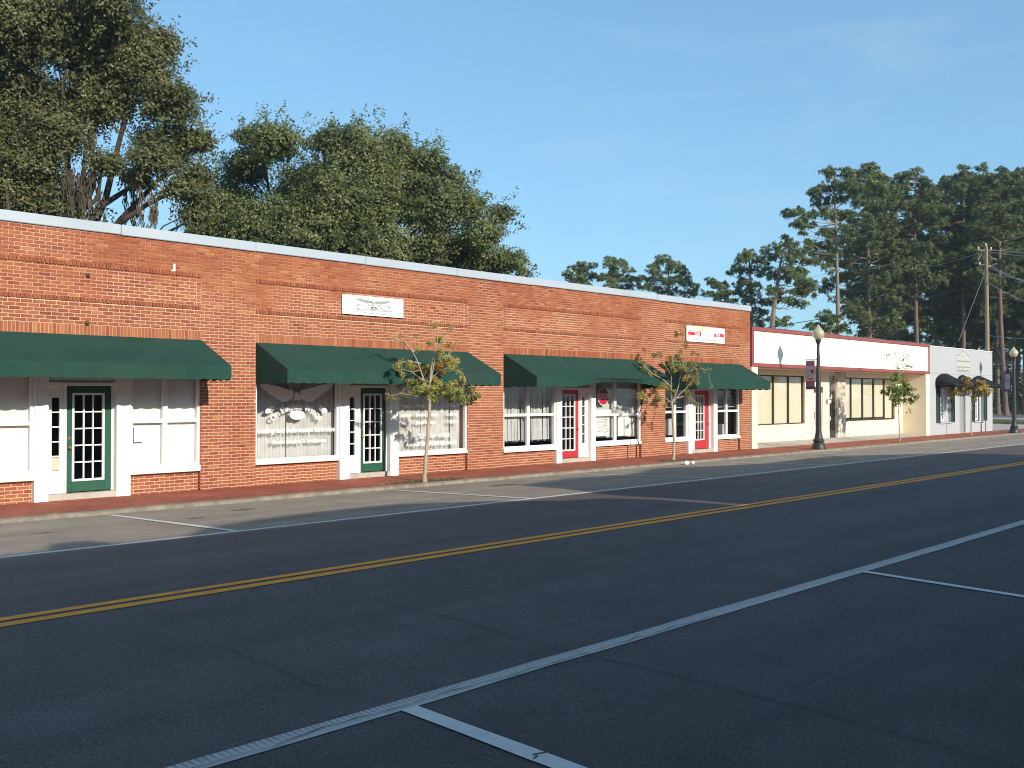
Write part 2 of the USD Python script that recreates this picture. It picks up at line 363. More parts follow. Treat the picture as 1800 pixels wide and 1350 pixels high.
M["line_white"] = paint("white_road_paint", (0.68, 0.63, 0.58))
M["line_ribbed"] = paint("ribbed_white_road_paint", (0.50, 0.455, 0.42), ribs=True)
M["line_yellow"] = paint("yellow_road_paint", (0.86, 0.31, 0.035))
M["crack"] = plain("crack_tar", (0.018, 0.018, 0.019), 0.7)
M["bark"] = plain("oak_bark", (0.055, 0.041, 0.030), 0.95, 0.35, 5, 0.8, 18, stretch=(1, 1, 0.3))
M["grey_bark"] = plain("grey_pine_bark", (0.20, 0.165, 0.13), 0.95, 0.3, 4, 0.8, 12, stretch=(1, 1, 0.3))
M["pine_bark"] = plain("pine_bark", (0.145, 0.098, 0.073), 0.95, 0.35, 4, 0.8, 12, stretch=(1, 1, 0.3))
M["pale_bark"] = plain("sapling_bark", (0.36, 0.29, 0.21), 0.85, 0.25, 12, 0.3, 50, stretch=(1, 1, 0.4))
M["moss"] = leafy("hanging_moss", [(0.0, (0.085, 0.068, 0.045)), (1.0, (0.15, 0.12, 0.08))], 0.3, 0.9)
M["oak_leaf"] = leafy("oak_leaf", [(0.0, (0.061, 0.082, 0.030)), (0.4, (0.109, 0.133, 0.046)), (0.8, (0.156, 0.177, 0.065)), (1.0, (0.218, 0.204, 0.095))], 0.3)
M["oak_leaf_2"] = leafy("brown_green_oak_leaf", [(0.0, (0.053, 0.062, 0.024)), (0.4, (0.096, 0.107, 0.038)), (0.8, (0.145, 0.148, 0.056)), (1.0, (0.194, 0.167, 0.086))], 0.3)
M["needle"] = leafy("pine_needle", [(0.0, (0.047, 0.070, 0.026)), (0.5, (0.100, 0.135, 0.042)), (0.9, (0.164, 0.193, 0.056)), (1.0, (0.211, 0.176, 0.070))], 0.25)
M["sap_leaf"] = leafy("sapling_leaf", [(0.0, (0.125, 0.150, 0.044)), (0.55, (0.250, 0.281, 0.075)), (0.78, (0.362, 0.350, 0.100)), (0.86, (0.525, 0.250, 0.075)), (1.0, (0.625, 0.275, 0.088))], 0.3, 0.5)
M["sap_leaf_green"] = leafy("green_sapling_leaf", [(0.0, (0.096, 0.144, 0.042)), (0.7, (0.204, 0.252, 0.072)), (1.0, (0.324, 0.324, 0.108))], 0.3, 0.5)
M["sap_leaf_brown"] = leafy("browning_sapling_leaf", [(0.0, (0.144, 0.144, 0.042)), (0.5, (0.300, 0.252, 0.066)), (1.0, (0.456, 0.228, 0.084))], 0.3, 0.5)
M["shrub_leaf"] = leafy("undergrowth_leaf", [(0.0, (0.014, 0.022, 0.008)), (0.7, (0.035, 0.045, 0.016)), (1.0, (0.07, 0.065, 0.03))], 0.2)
M["utility_wood"] = plain("weathered_pole_wood", (0.27, 0.20, 0.125), 0.9, 0.2, 3, stretch=(1, 1, 0.1))
M["wire"] = plain("cable", (0.22, 0.22, 0.23), 0.5)
M["dark_wire"] = plain("dark_cable", (0.03, 0.03, 0.03), 0.6)
M["ceramic"] = plain("insulator_ceramic", (0.55, 0.55, 0.56), 0.3)
M["sign_white"] = plain("sign_board_white", (0.80, 0.80, 0.775), 0.45, 0.02, 3)
M["sign_grey"] = plain("sign_print_grey", (0.10, 0.12, 0.12), 0.6)
M["sign_pale"] = plain("sign_print_pale_grey", (0.27, 0.31, 0.30), 0.6)
M["sign_black"] = plain("sign_print_dark", (0.06, 0.065, 0.07), 0.6)
M["letter_white"] = plain("window_letter_white", (0.80, 0.80, 0.80), 0.6)
M["letter_line"] = plain("window_letter_grey", (0.34, 0.34, 0.34), 0.6)
M["sign_red"] = plain("sign_print_red", (0.55, 0.03, 0.045), 0.5)
M["sign_yellow"] = plain("sign_print_yellow", (0.72, 0.52, 0.06), 0.5)
M["stop_red"] = plain("stop_sign_red", (0.40, 0.015, 0.03), 0.4)
M["paper"] = plain("paper_sheet", (0.72, 0.71, 0.69), 0.8, 0.03, 4)
M["print"] = plain("paper_print", (0.25, 0.25, 0.25), 0.8)
M["banner_purple"] = plain("banner_purple", (0.075, 0.050, 0.135), 0.7)
M["banner_pale"] = plain("banner_pale", (0.40, 0.33, 0.36), 0.7, 0.3, 9)
M["banner_red"] = plain("banner_red", (0.36, 0.06, 0.09), 0.7)
M["banner_grey"] = plain("banner_grey_violet", (0.20, 0.16, 0.21), 0.7)
M["banner_dark"] = plain("banner_dark_print", (0.07, 0.055, 0.06), 0.7)
M["banner_tan"] = plain("banner_tan_print", (0.45, 0.27, 0.16), 0.7)
M["ghost"] = plain("faded_sign_shadow", (0.25, 0.24, 0.225), 0.9, 0.15, 6)
M["ghost_pale"] = plain("faded_sign_pale", (0.42, 0.415, 0.405), 0.9, 0.05, 6)
M["ghost_tan"] = plain("faded_sign_tan", (0.36, 0.33, 0.22), 0.9, 0.2, 6)
M["rust"] = plain("rusty_iron", (0.09, 0.05, 0.03), 0.9, 0.3, 20)
M["far_wall"] = plain("street_shop_wall", (0.30, 0.24, 0.19), 0.9, 0.1, 1.0)

# ---------------------------------------------------------------- ground, road, pavements
mb = MB()
gx = np.concatenate([np.linspace(-600, -60, 8), np.linspace(-40, 260, 31), np.linspace(320, 1200, 8)])
gy = np.concatenate([np.linspace(-700, -60, 8), np.linspace(-40, 200, 25), np.linspace(260, 1200, 8)])
GX, GY = np.meshgrid(gx, gy, indexing="ij")
gv = np.stack([GX.ravel(), GY.ravel(), np.full(GX.size, -0.10)], 1)
ny_ = len(gy)
gf = [(i * ny_ + j, (i + 1) * ny_ + j, (i + 1) * ny_ + j + 1, i * ny_ + j + 1) for i in range(len(gx) - 1) for j in range(ny_ - 1)]
mb.add(gv, gf)
mb.put("ground", M["grass_ground"], kind="structure")

ROAD_Y = np.array([0.80, 2.77, 4.74, 6.7, 8.0, 8.62, 9.3, 10.5, 12.41, 14.4, 16.36])
ROAD_Z = np.array([-.02, .020, .059, .098, .124, .134, .128, .110, .079, .040, 0.0])


def rz(y):
    return np.interp(y, ROAD_Y, ROAD_Z)


def road_strip(mb, x0, x1, y0, y1, lift, nx=2, jit=0.0):
    ys = np.unique(np.concatenate([[y0, y1], ROAD_Y[(ROAD_Y > y0) & (ROAD_Y < y1)]]))
    xs = np.linspace(x0, x1, nx)
    J = np.zeros((len(xs), len(ys)))
    if jit:
        J[:, 0] = rng.normal(0, jit, len(xs)); J[:, -1] = rng.normal(0, jit, len(xs))
    v = [(x, y + J[i, j], rz(y + J[i, j]) + lift) for i, x in enumerate(xs) for j, y in enumerate(ys)]
    n = len(ys)
    mb.add(v, [(i * n + j, (i + 1) * n + j, (i + 1) * n + j + 1, i * n + j + 1) for i in range(len(xs) - 1) for j in range(n - 1)])
    return mb


def across(mb, xa, ya, xb, yb, w, lift):
    """A painted line across the lane from (xa, ya) to (xb, yb)."""
    ys = np.unique(np.concatenate([[ya, yb], ROAD_Y[(ROAD_Y > min(ya, yb)) & (ROAD_Y < max(ya, yb))], np.linspace(ya, yb, 8)]))
    v = []
    for y in ys:
        x = xa + (xb - xa) * (y - ya) / (yb - ya)
        v += [(x - w / 2 + rng.normal(0, .003), y, rz(y) + lift), (x + w / 2 + rng.normal(0, .003), y, rz(y) + lift)]
    mb.add(v, [(2 * i, 2 * i + 1, 2 * i + 3, 2 * i + 2) for i in range(len(ys) - 1)])
    return mb


road = road_strip(MB(), -60, 330, ROAD_Y[0], ROAD_Y[-1], 0, 40).put("road", M["asphalt"], smooth=True, kind="structure")
road_strip(MB(), -60, 330, 4.665, 4.825, 0.005, 700, 0.004).put("edge_line", M["line_ribbed"], road)
road_strip(MB(), -60, 330, 12.345, 12.47, 0.005, 700, 0.004).put("edge_line", M["line_white"], road)
road_strip(MB(), -60, 330, 8.435, 8.57, 0.005, 500, 0.004).put("centre_line", M["line_yellow"], road)
road_strip(MB(), -60, 330, 8.65, 8.785, 0.005, 500, 0.004).put("centre_line", M["line_yellow"], road)
for xa, ya, xb, yb in ((6.98, 16.15, 7.17, 12.46), (13.03, 16.05, 13.3, 12.46), (19.1, 16.05, 19.55, 12.46), (25.2, 16.05, 25.75, 12.46), (31.3, 16.1, 31.8, 12.46),
                       (37.4, 16.1, 37.8, 12.46), (43.5, 16.1, 43.9, 12.46), (49.6, 16.1, 50.0, 12.46)):
    across(MB(), xa, ya, xb, yb, 0.11, 0.0085).put("stall_line", M["line_white"], road)
for xa, ya, xb, yb, w in ((3.89, 4.665, 3.91, 1.0, 0.135), (10.41, 4.665, 10.30, 1.0, 0.11), (-2.3, 4.665, -2.3, 1.0, 0.13), (17.0, 4.665, 17.0, 1.0, .11), (23.5, 4.665, 23.5, 1.0, .11)):
    across(MB(), xa, ya, xb, yb, w, 0.0085).put("stall_line", M["line_white"], road)


def crack(pts, w=0.012, seed=0):
    r = np.random.default_rng(seed)
    pts = np.asarray(pts, float)
    t = np.concatenate([[0], np.cumsum(np.linalg.norm(np.diff(pts, axis=0), axis=1))])
    n = max(5, int(t[-1] / 0.12))
    u = np.linspace(0, t[-1], n)
    x, y = np.interp(u, t, pts[:, 0]) + r.normal(0, .012, n), np.interp(u, t, pts[:, 1]) + r.normal(0, .012, n)
    d = np.gradient(np.stack([x, y], 1), axis=0); d /= np.linalg.norm(d, axis=1, keepdims=True)
    ww = w * r.uniform(0.25, 1.0, n) / 2
    v = []
    for i in range(n):
        for s in (-1, 1):
            X, Y = x[i] - s * d[i][1] * ww[i], y[i] + s * d[i][0] * ww[i]
            v.append((X, Y, rz(Y) + 0.0125))
    MB().add(v, [(2 * i, 2 * i + 1, 2 * i + 3, 2 * i + 2) for i in range(n - 1)]).put("crack", M["crack"], road)


def ground_at(px, py):
    z = 0.05
    for _ in range(12):
        d = Fv * FPX + Rv * (px - 900) - Uv * (py - 675)
        P = EYE + d * ((z - 2.0) / d[2])
        z = float(rz(P[1]))
    return P


crack([(5.62, 4.83), (5.66, 4.0), (5.70, 3.0), (5.66, 1.9), (5.72, 0.9)], 0.012, 1)
crack([(5.60, 4.60), (5.58, 5.3), (5.64, 6.2), (5.58, 7.1), (5.62, 8.4)], 0.010, 2)
crack([(3.72, 5.4), (3.76, 6.1), (3.72, 6.9)], 0.010, 3)
crack([(5.6, 8.8), (5.55, 9.6)], 0.010, 4)
crack([(2.3, 4.72), (2.9, 4.70), (3.4, 4.74), (3.9, 4.71), (4.6, 4.70), (5.3, 4.69), (6.4, 4.7), (7.4, 4.69)], 0.010, 5)
crack([(3.82, 3.55), (3.92, 3.60), (4.0, 3.56)], 0.014, 6)

def stain(x, y, rx, ry, seed):
    r = np.random.default_rng(seed)
    a = np.linspace(0, 2 * math.pi, 40, endpoint=False)
    k = 1 + .35 * (meshkit.fbm(np.stack([np.cos(a) * 1.5 + seed * 7, np.sin(a) * 1.5, a * 0], 1), 4, seed) - .5) * 2
    X, Y = x + rx * k * np.cos(a), y + ry * k * np.sin(a)
    V = [(x, y, rz(y) + .0042)] + [(p, q, rz(q) + .0042) for p, q in zip(X, Y)]
    MB().add(V, [(0, 1 + i, 1 + (i + 1) % 40) for i in range(40)]).put("oil_stain", M["stain"], road)


M["stain"] = plain("oil_stain", (0.085, 0.078, 0.068), 0.6, 0.5, 9)
for i, (px, py, rx, ry) in enumerate(((430, 896, .22, .10), (345, 911, .16, .06), (885, 853, .45, .12), (75, 937, .12, .05))):
    P = ground_at(px, py)
    stain(P[0], P[1], rx, ry, i + 1)

# far brick pavement with its concrete kerb, lifted to the shop fronts
KY = 16.36
mb = MB()
xs = np.linspace(-20, 66, 345)
jf = 0.03 * (meshkit.fbm(np.stack([xs * 0.5, xs * 0, xs * 0], 1), 4, 3) - 0.5) + rng.normal(0, 0.006, len(xs))
jt = 0.012 * (meshkit.fbm(np.stack([xs * 0.9, xs * 0, xs * 0 + 4], 1), 4, 5) - 0.5) + rng.normal(0, 0.003, len(xs))
v = []
for i, x in enumerate(xs):
    v += [(x, KY + jf[i], -0.03), (x, KY + 0.012 + jf[i], 0.048 + jt[i]), (x, KY + 0.04 + jf[i], 0.066 + jt[i]), (x, KY + 0.165, 0.074 + jt[i]), (x, KY + 0.165, 0.0)]
mb.add(v, [(5 * i + k, 5 * i + 5 + k, 5 * i + 6 + k, 5 * i + 1 + k) for i in range(len(xs) - 1) for k in range(4)])
mb.put("kerb", M["kerb"], kind="structure")
mb = MB()
mb.add([(x, y, z) for x in (-20, 66) for y, z in ((KY + 0.165, 0.068), (18.36, 0.088))], [(0, 2, 3, 1)])
pavement = mb.put("pavement", M["paving"], kind="structure")
# near pavement under the camera
MB().box(-40, 60, -3.0, 0.62, -0.1, 0.10).put("near_pavement", M["concrete"], kind="structure")
MB().cbox(-40, 60, 0.625, 0.80, -0.1, 0.11, 0.02).put("near_kerb", M["kerb"], kind="structure")
# concrete crossing, verge and the cross street beyond the white building
MB().quad((66, 16.36, -0.02), (76, 16.36, -0.02), (76, 60, -0.02), (66, 60, -0.02)).put("concrete_apron", M["concrete"], kind="structure")
MB().quad((58, 18.37, 0.083), (66, 18.37, 0.083), (66, 60, 0.083), (58, 60, 0.083)).put("side_path", M["concrete"], kind="structure")
MB().quad((85, 16.36, -0.03), (116, 16.36, -0.03), (116, 160, -0.03), (85, 160, -0.03)).put("cross_street", M["far_asphalt"], kind="structure")
MB().quad((93, 16.36, -0.02), (98.5, 16.36, -0.02), (98.5, 160, -0.02), (93, 160, -0.02)).put("concrete_median", M["concrete"], kind="structure")

# ---------------------------------------------------------------- the brick building
WY = 18.36
BAYS = [(3.55, 9.77), (11.04, 17.26), (18.59, 24.79), (26.09, 30.71)]
X0, X1, ZB, ZT = 2.30, 31.42, 0.05, 5.115
CH = 0.0674
LIN0, LIN1 = ZB + 46 * CH, ZB + 49 * CH
PAN = (3.775, 3.862, 4.432, 4.518)
bb = thing("brick_building", "long single-storey red brick row of four shop bays under a pale metal coping", "building")
core = MB()
D0, D1 = WY + 0.010, WY + 0.24
px_ = [X0] + [e for b in BAYS for e in b] + [X1]
for i in range(0, len(px_), 2):
    core.box(px_[i], px_[i + 1], D0, D1, -0.05, LIN0)
core.box(X0, X1, D0, D1, LIN0, 5.12)
core.put("wall", M["mortar"], bb)
MB().box(X0, X0 + 0.24, D1, 37, -0.05, 5.12).box(X1 - 0.24, X1 - 0.004, D1, 37, -0.05, 5.12).box(X0, X1 - .004, 37, 37.25, -0.05, 5.12).put("side_wall", M["side_brick"], bb)
MB().box(X0 + .24, X1 - .24, D1, 37, 4.65, 4.8).put("roof", M["roof"], bb)
MB().box(X0 + .24, X1 - .24, D1, 37, -0.05, 0.06).box(X0 + .24, X1 - .24, 22.5, 22.6, .06, 4.65).box(10.3, 10.4, D1, 22.5, .06, 4.65).box(17.9, 18.0, D1, 22.5, .06, 4.65).box(25.4, 25.5, D1, 22.5, .06, 4.65).put("shop_interior", M["dark"], bb)
n_cop = 10
ce = np.linspace(X0 - 0.05, X1 + 0.03, n_cop + 1)
for i in range(n_cop):
    j = rng.normal(0, 0.004)
    MB().cbox(ce[i] + .002, ce[i + 1] - .002, WY - 0.045 + j, WY + 0.33, 5.105 + j, 5.305 + j * .5, 0.012).put("coping_panel", M["coping"], bb)


def clip(a0, a1, holes):
    out = [(a0, a1)]
    for h0, h1 in holes:
        nxt = []
        for p, q in out:
            if h1 <= p or h0 >= q:
                nxt.append((p, q))
            else:
                if h0 > p: nxt.append((p, h0))
                if h1 < q: nxt.append((h1, q))
        out = nxt
    return out


JW = 0.0138
bricks = []          # (x0, x1, y_face, z0, z1, depth)
BL = 0.2096


def field(x0, x1, z0, z1, y, rects=(), depth=0.03, phase=0.0, k0=0, header=False):
    k = k0
    while True:
        a, b = z0 + (k - k0) * CH, z0 + (k - k0 + 1) * CH
        if a > z1 - 0.02:
            break
        b = min(b, z1)
        zc = (a + b) / 2
        iv = clip(x0, x1, [(r[0], r[1]) for r in rects if r[2] - 0.012 < zc < r[3] + 0.012])
        off = phase + (0.5 * BL if k % 2 else 0) + rng.normal(0, 0.004)
        for p, q in iv:
            i = math.floor((p - off) / BL)
            while off + i * BL < q:
                u, w = max(p, off + i * BL), min(q, off + (i + 1) * BL)
                i += 1
                if w - u > 0.03:
                    bricks.append((u + JW / 2, w - JW / 2, y + rng.normal(0, 0.0012), a + JW / 2, b - JW / 2, depth))
        k += 1


rects = [(a, b, -1, LIN1) for a, b in BAYS] + [(a, b, PAN[0], PAN[3]) for a, b in BAYS]
field(X0, X1, ZB, 5.10, WY, rects)
for a, b in BAYS:
    field(a + 0.105, b - 0.105, PAN[1], PAN[2], WY + 0.004, phase=a)
    for e0, e1 in ((a, a + 0.105), (b - 0.105, b)):
        z = PAN[1]
        while z < PAN[2] - 0.03:
            bricks.append((e0 + JW / 2, e1 - JW / 2, WY + rng.normal(0, .0015), z + JW / 2, min(z + CH, PAN[2]) - JW / 2, 0.03))
            z += CH
row_bricks, lintel_bricks = [], []
for a, b in BAYS:
    n = round((b - a) / 0.0695)
    e = np.linspace(a, b, n + 1)
    for i in range(n):
        lintel_bricks.append((e[i] + 0.005, e[i + 1] - 0.005, WY + rng.normal(0, .0015), LIN0 + .004, LIN1 - .006, 0.03))
        for z0, z1 in ((PAN[0], PAN[1]), (PAN[2], PAN[3])):
            row_bricks.append((e[i] + 0.005, e[i + 1] - 0.005, WY - 0.022 + rng.normal(0, .0025), z0 + .004, z1 - .004, 0.05))

KNEE_Y = WY + 0.09
for a, b in BAYS:
    for x, s_ in ((a, 1), (b, -1)):
        xx = x + s_ * .004
        MB().box(min(x - s_ * .004, xx), max(x - s_ * .004, xx), WY + .004, KNEE_Y + .15, ZB, LIN0).put("reveal", M["side_brick"], bb)


def knee(x0, x1, ztop):
    MB().box(x0, x1, KNEE_Y + 0.008, D1, -0.05, ztop).put("knee_wall", M["mortar"], bb)
    field(x0, x1, ZB, ztop - 0.005, KNEE_Y, phase=x0)


def proj(P):
    v = np.asarray(P, float) - EYE
    z = v @ Fv
    return 900 + FPX * (v @ Rv) / z, 675 - FPX * (v @ Uv) / z


# ---- storefronts
def frame_rect(mb, x0, x1, z0, z1, y0, y1, w):
    mb.cbox(x0, x0 + w, y0, y1, z0, z1, .006).cbox(x1 - w, x1, y0, y1, z0, z1, .006)
    mb.cbox(x0 + w, x1 - w, y0 + .001, y1, z0, z0 + w, .006).cbox(x0 + w, x1 - w, y0 + .001, y1, z1 - w, z1, .006)
    return mb


WZ1 = 2.98


def shop_window(x0, x1, zs, zsill, mull=None, trans=None, fw=0.055, label=None):
    """Frame (the part), with sill, header and panes below it. Returns the part."""
    mb = MB()
    frame_rect(mb, x0, x1, zsill, WZ1, WY + 0.035, WY + 0.13, fw)
    xs_ = [x0 + fw]
    if mull:
        mb.cbox(mull - .05, mull + .05, WY + 0.04, WY + 0.13, zsill + fw, WZ1 - fw, .006)
        xs_ += [mull - .05, mull + .05]
    xs_ += [x1 - fw]
    zz = [zsill + fw, WZ1 - fw]
    if trans:
        for i in range(0, len(xs_), 2):
            mb.cbox(xs_[i], xs_[i + 1], WY + 0.045, WY + 0.13, trans - .038, trans + .038, .006)
        zz = [zsill + fw, trans - .038, trans + .038, WZ1 - fw]
    w = mb.put("shop_window", M["white"], bb, smooth=20, label=label)
    for i in range(0, len(xs_), 2):
        for j in range(0, len(zz), 2):
            MB().box(xs_[i], xs_[i + 1], WY + 0.094, WY + 0.099, zz[j], zz[j + 1]).put("pane", M["glass"], w)
    MB().cbox(x0 - .0, x1 + .0, WY - 0.012, WY + 0.125, zs, zsill - .002, .008).put("sill", M["white"], w)
    MB().box(x0, x1, WY + 0.06, WY + 0.12, WZ1 + .002, LIN0).put("header_panel", M["white"], w)
    return w


def pilaster(x0, x1):
    MB().cbox(x0, x1, WY - 0.018, WY + 0.22, 0.07, LIN0, .01).put("pilaster", M["white"], bb)


def door(x0, x1, colour, handle_left, lites=(0.41, 2.07), z0=0.215, z1=2.20, open_left=None):
    y0, y1 = WY + 0.150, WY + 0.195
    gx0, gx1 = x0 + 0.125 * (x1 - x0), x0 + 0.85 * (x1 - x0)
    if open_left is not None:
        gx0, gx1 = open_left
    mb = MB()
    mb.cbox(x0, gx0, y0, y1, z0, z1, .005).cbox(gx1, x1, y0, y1, z0, z1, .005)
    mb.cbox(gx0, gx1, y0 + .001, y1, z0, lites[0], .005).cbox(gx0, gx1, y0 + .001, y1, lites[1], z1, .005)
    d = mb.put("door", colour, bb, smooth=20)
    mb = MB()
    frame_rect(mb, gx0, gx1, lites[0], lites[1], y0 - .012, y1 - .01, .042)
    ix = np.linspace(gx0 + .042, gx1 - .042, 4)
    iz = np.linspace(lites[0] + .042, lites[1] - .042, 6)
    for k in (1, 2):
        mb.box(ix[k] - .011, ix[k] + .011, y0 - .008, y1 - .012, iz[0], iz[-1])
    for k in (1, 2, 3, 4):
        for c in range(3):
            mb.box(ix[c] + .011, ix[c + 1] - .011, y0 - .006, y1 - .012, iz[k] - .012, iz[k] + .012)
    mb.put("glazing_bars", M["white"], d)
    for c in range(3):
        for k in range(5):
            MB().box(ix[c] + .01, ix[c + 1] - .01, y0 + .014, y0 + .018, iz[k] + .012, iz[k + 1] - .012).put("pane", M["glass"], d)
    hx = x0 + .05 if handle_left else x1 - .05
    mb = MB()
    mb.tm(trimesh.creation.icosphere(2, 0.03).apply_translation((hx, y0 - .055, 1.05)))
    mb.tube([(hx, y0, 1.05), (hx, y0 - .05, 1.05)], .012, 8)
    mb.tm(trimesh.creation.cylinder(0.028, .012, sections=14).apply_transform(trimesh.transformations.rotation_matrix(math.pi / 2, (1, 0, 0))).apply_translation((hx, y0 - .006, 1.22)))
    mb.put("handle", M["brass"], d, smooth=40)
    return d


def sidelight(x0, x1, g0, g1, z0=0.20, z1=2.20):
    y0, y1 = WY + 0.145, WY + 0.195
    Z0, Z1 = 0.62, 1.98
    mb = MB()
    mb.cbox(x0, g0, y0, y1, z0, z1, .005).cbox(g1, x1, y0, y1, z0, z1, .005).cbox(g0, g1, y0 + .001, y1, z0, Z0, .005).cbox(g0, g1, y0 + .001, y1, Z1, z1, .005)
    iz = np.linspace(Z0, Z1, 6)
    for k in range(1, 5):
        mb.box(g0, g1, y0 + .005, y1 - .005, iz[k] - .011, iz[k] + .011)
    s = mb.put("sidelight", M["white"], bb)
    for k in range(5):
        MB().box(g0, g1, y0 + .022, y0 + .026, iz[k] + .011, iz[k + 1] - .011).put("pane", M["glass"], s)
    return s


def entrance(x0, x1, post, dx, side):
    """Recess between two pilasters: threshold, header and post."""
    MB().cbox(x0, x1, WY + 0.0, WY + 0.24, 0.06, 0.196, .01).put("threshold", M["concrete"], bb)
    MB().box(x0, x1, WY + 0.12, WY + 0.2, 2.275, LIN0).cbox(x0, x1, WY + 0.06, WY + 0.2, 2.205, 2.272, .01).put("door_header", M["white"], bb)
    MB().cbox(post - .03, post + .03, WY + 0.12, WY + 0.2, 0.2, 2.204, .006).put("door_post", M["white"], bb)
    for a, b in ((x0, dx[0]), (dx[1], x1)):
        if 0.005 < b - a < 0.12:
            MB().cbox(a, b, WY + .135, WY + .2, .2, 2.204, .004).put("door_jamb", M["white"], bb)


def drape(x0, x1, z0, z1, y, mat, name, parent, gaps=(), period=0.19, amp=0.035, seed=0, n=160):
    r = np.random.default_rng(seed)
    segs = clip(x0, x1, [(g[0], g[1]) for g in gaps])
    mb = MB()
    for a, b in segs:
        m = max(6, int((b - a) / (x1 - x0) * n))
        X = np.linspace(a, b, m)
        ph = np.cumsum(r.uniform(0.6, 1.4, m)) * (b - a) / m / period * 2 * np.pi
        Y = y + amp * np.sin(ph) + r.normal(0, .002, m)
        top = np.stack([X, Y * 0 + y + (Y - y) * 0.6, np.full(m, z1)], 1)
        Xb = X + (r.normal(0, .01) if len(segs) > 1 else 0)
        bot = np.stack([Xb, Y, np.full(m, z0) + r.normal(0, .003, m)], 1)
        mb.add(np.vstack([top, bot]), [(i, m + i, m + i + 1, i + 1) for i in range(m - 1)])
    return mb.put(name, mat, parent, smooth=True)


# bay 1: green door, boarded white windows
w11 = shop_window(3.55, 6.53, 0.48, 0.60, 4.55, 1.515, label="window with white boards, left of the first green door")
MB().box(3.56, 6.52, WY + .16, WY + .165, .5, 2.98).put("white_board", M["blind"], w11)
w12 = shop_window(8.31, 9.77, 0.48, 0.60, 9.03, 1.515, label="window with white boards and a small paper, right of the first green door")
MB().box(8.32, 9.76, WY + .16, WY + .165, .5, 2.98).put("white_board", M["blind"], w12)
MB().box(8.42, 8.60, WY + .088, WY + .092, 1.11, 1.42).put("paper_notice", M["paper"], w12)
knee(3.55, 6.53, 0.48); knee(8.31, 9.77, 0.48)
pilaster(6.53, 6.78); pilaster(8.03, 8.31)
entrance(6.78, 8.03, 7.12, (7.15, 7.99), 1)
sl = sidelight(6.78, 7.09, 6.89, 7.03)
MB().box(6.89, 7.03, WY + .18, WY + .183, .63, .89).put("paper_notice", M["tan_blind"], sl)
door(7.15, 7.99, M["green_paint"], True)
# bay 2: church front with white window lettering
w21 = shop_window(11.04, 13.22, 0.53, 0.60, label="window with the white eagle lettering")
drape(11.06, 13.46, 0.62, 2.97, WY + .30, M["curtain"], "curtain", w21, gaps=((11.94, 11.99), (13.22, 13.26)), seed=3)
MB().box(10.9, 13.62, WY + .42, WY + .425, .6, 2.97).put("window_blind", M["slat_dark"], w21)
w22 = shop_window(14.96, 17.26, 0.53, 0.60, label="window with rows of white lettering behind the first sapling")
drape(14.98, 17.56, 0.62, 2.97, WY + .30, M["curtain"], "curtain", w22, gaps=((15.34, 15.37), (15.88, 15.92), (16.87, 16.92)), seed=8)
MB().box(14.8, 17.8, WY + .42, WY + .425, .6, 2.97).put("window_blind", M["slat_dark"], w22)
knee(11.04, 13.22, 0.53); knee(14.96, 17.26, 0.53)
pilaster(13.22, 13.49); pilaster(14.70, 14.96)
entrance(13.49, 14.70, 13.88, (13.91, 14.68), 1)
sidelight(13.49, 13.85, 13.62, 13.76)
door(13.91, 14.68, M["green_paint"], True)
# bay 3: red door with the sidelight on its right
w31 = shop_window(18.60, 20.74, 0.48, 0.58, 19.62, 1.49, label="four-pane window with grey vertical blinds")
mb = MB()
r_ = np.random.default_rng(5)
x = 18.66
while x < 20.92:
    w = r_.uniform(.045, .085)
    mb.quad((x, WY + .24 + r_.normal(0, .012), .78), (x + w, WY + .24 + r_.normal(0, .03), .78), (x + w, WY + .24 + r_.normal(0, .03), 2.9), (x, WY + .24 + r_.normal(0, .012), 2.9))
    x += w * r_.choice([1.02, 1.02, 1.5])
mb.put("vertical_blind", M["slat"], w31)
MB().box(18.5, 21.0, WY + .42, WY + .425, .72, 2.97).put("window_blind", M["slat_dark"], w31)
w32 = shop_window(22.51, 24.79, 0.50, 0.60, 23.52, 1.44, label="window with the red octagonal sign in it")
MB().box(22.56, 25.1, WY + .26, WY + .262, .74, 2.9).put("window_blind", M["slat"], w32)
mb = MB()
mb.box(22.66, 23.30, WY + .104, WY + .106, .80, 1.36)
mb.box(22.60, 23.40, WY + .104, WY + .106, 1.485, 1.60)
mb.put("paper_notice", M["paper"], w32)
mb = MB()
r_ = np.random.default_rng(9)
for z in np.arange(.84, 1.34, .045):
    if r_.random() < .75:
        a = 22.70 + r_.uniform(0, .08)
        while a < 23.2:
            b = min(a + r_.uniform(.05, .2), 23.26)
            mb.box(a, b, WY + .1015, WY + .1035, z, z + r_.choice([.010, .014, .022]))
            a = b + r_.uniform(.02, .06)
mb.put("printed_lines", M["print"], w32)
MB().box(23.72, 24.02, WY + .108, WY + .11, .78, 1.38).box(24.05, 24.36, WY + .107, WY + .109, .78, 1.38).put("paper_notice", M["paper"], w32)
knee(18.60, 20.74, 0.48); knee(22.51, 24.79, 0.50)
pilaster(20.74, 20.98); pilaster(22.30, 22.51)
entrance(20.98, 22.30, 21.90, (20.99, 21.87), 2)
door(20.99, 21.87, M["red_paint"], False)
sidelight(21.93, 22.30, 22.06, 22.18)
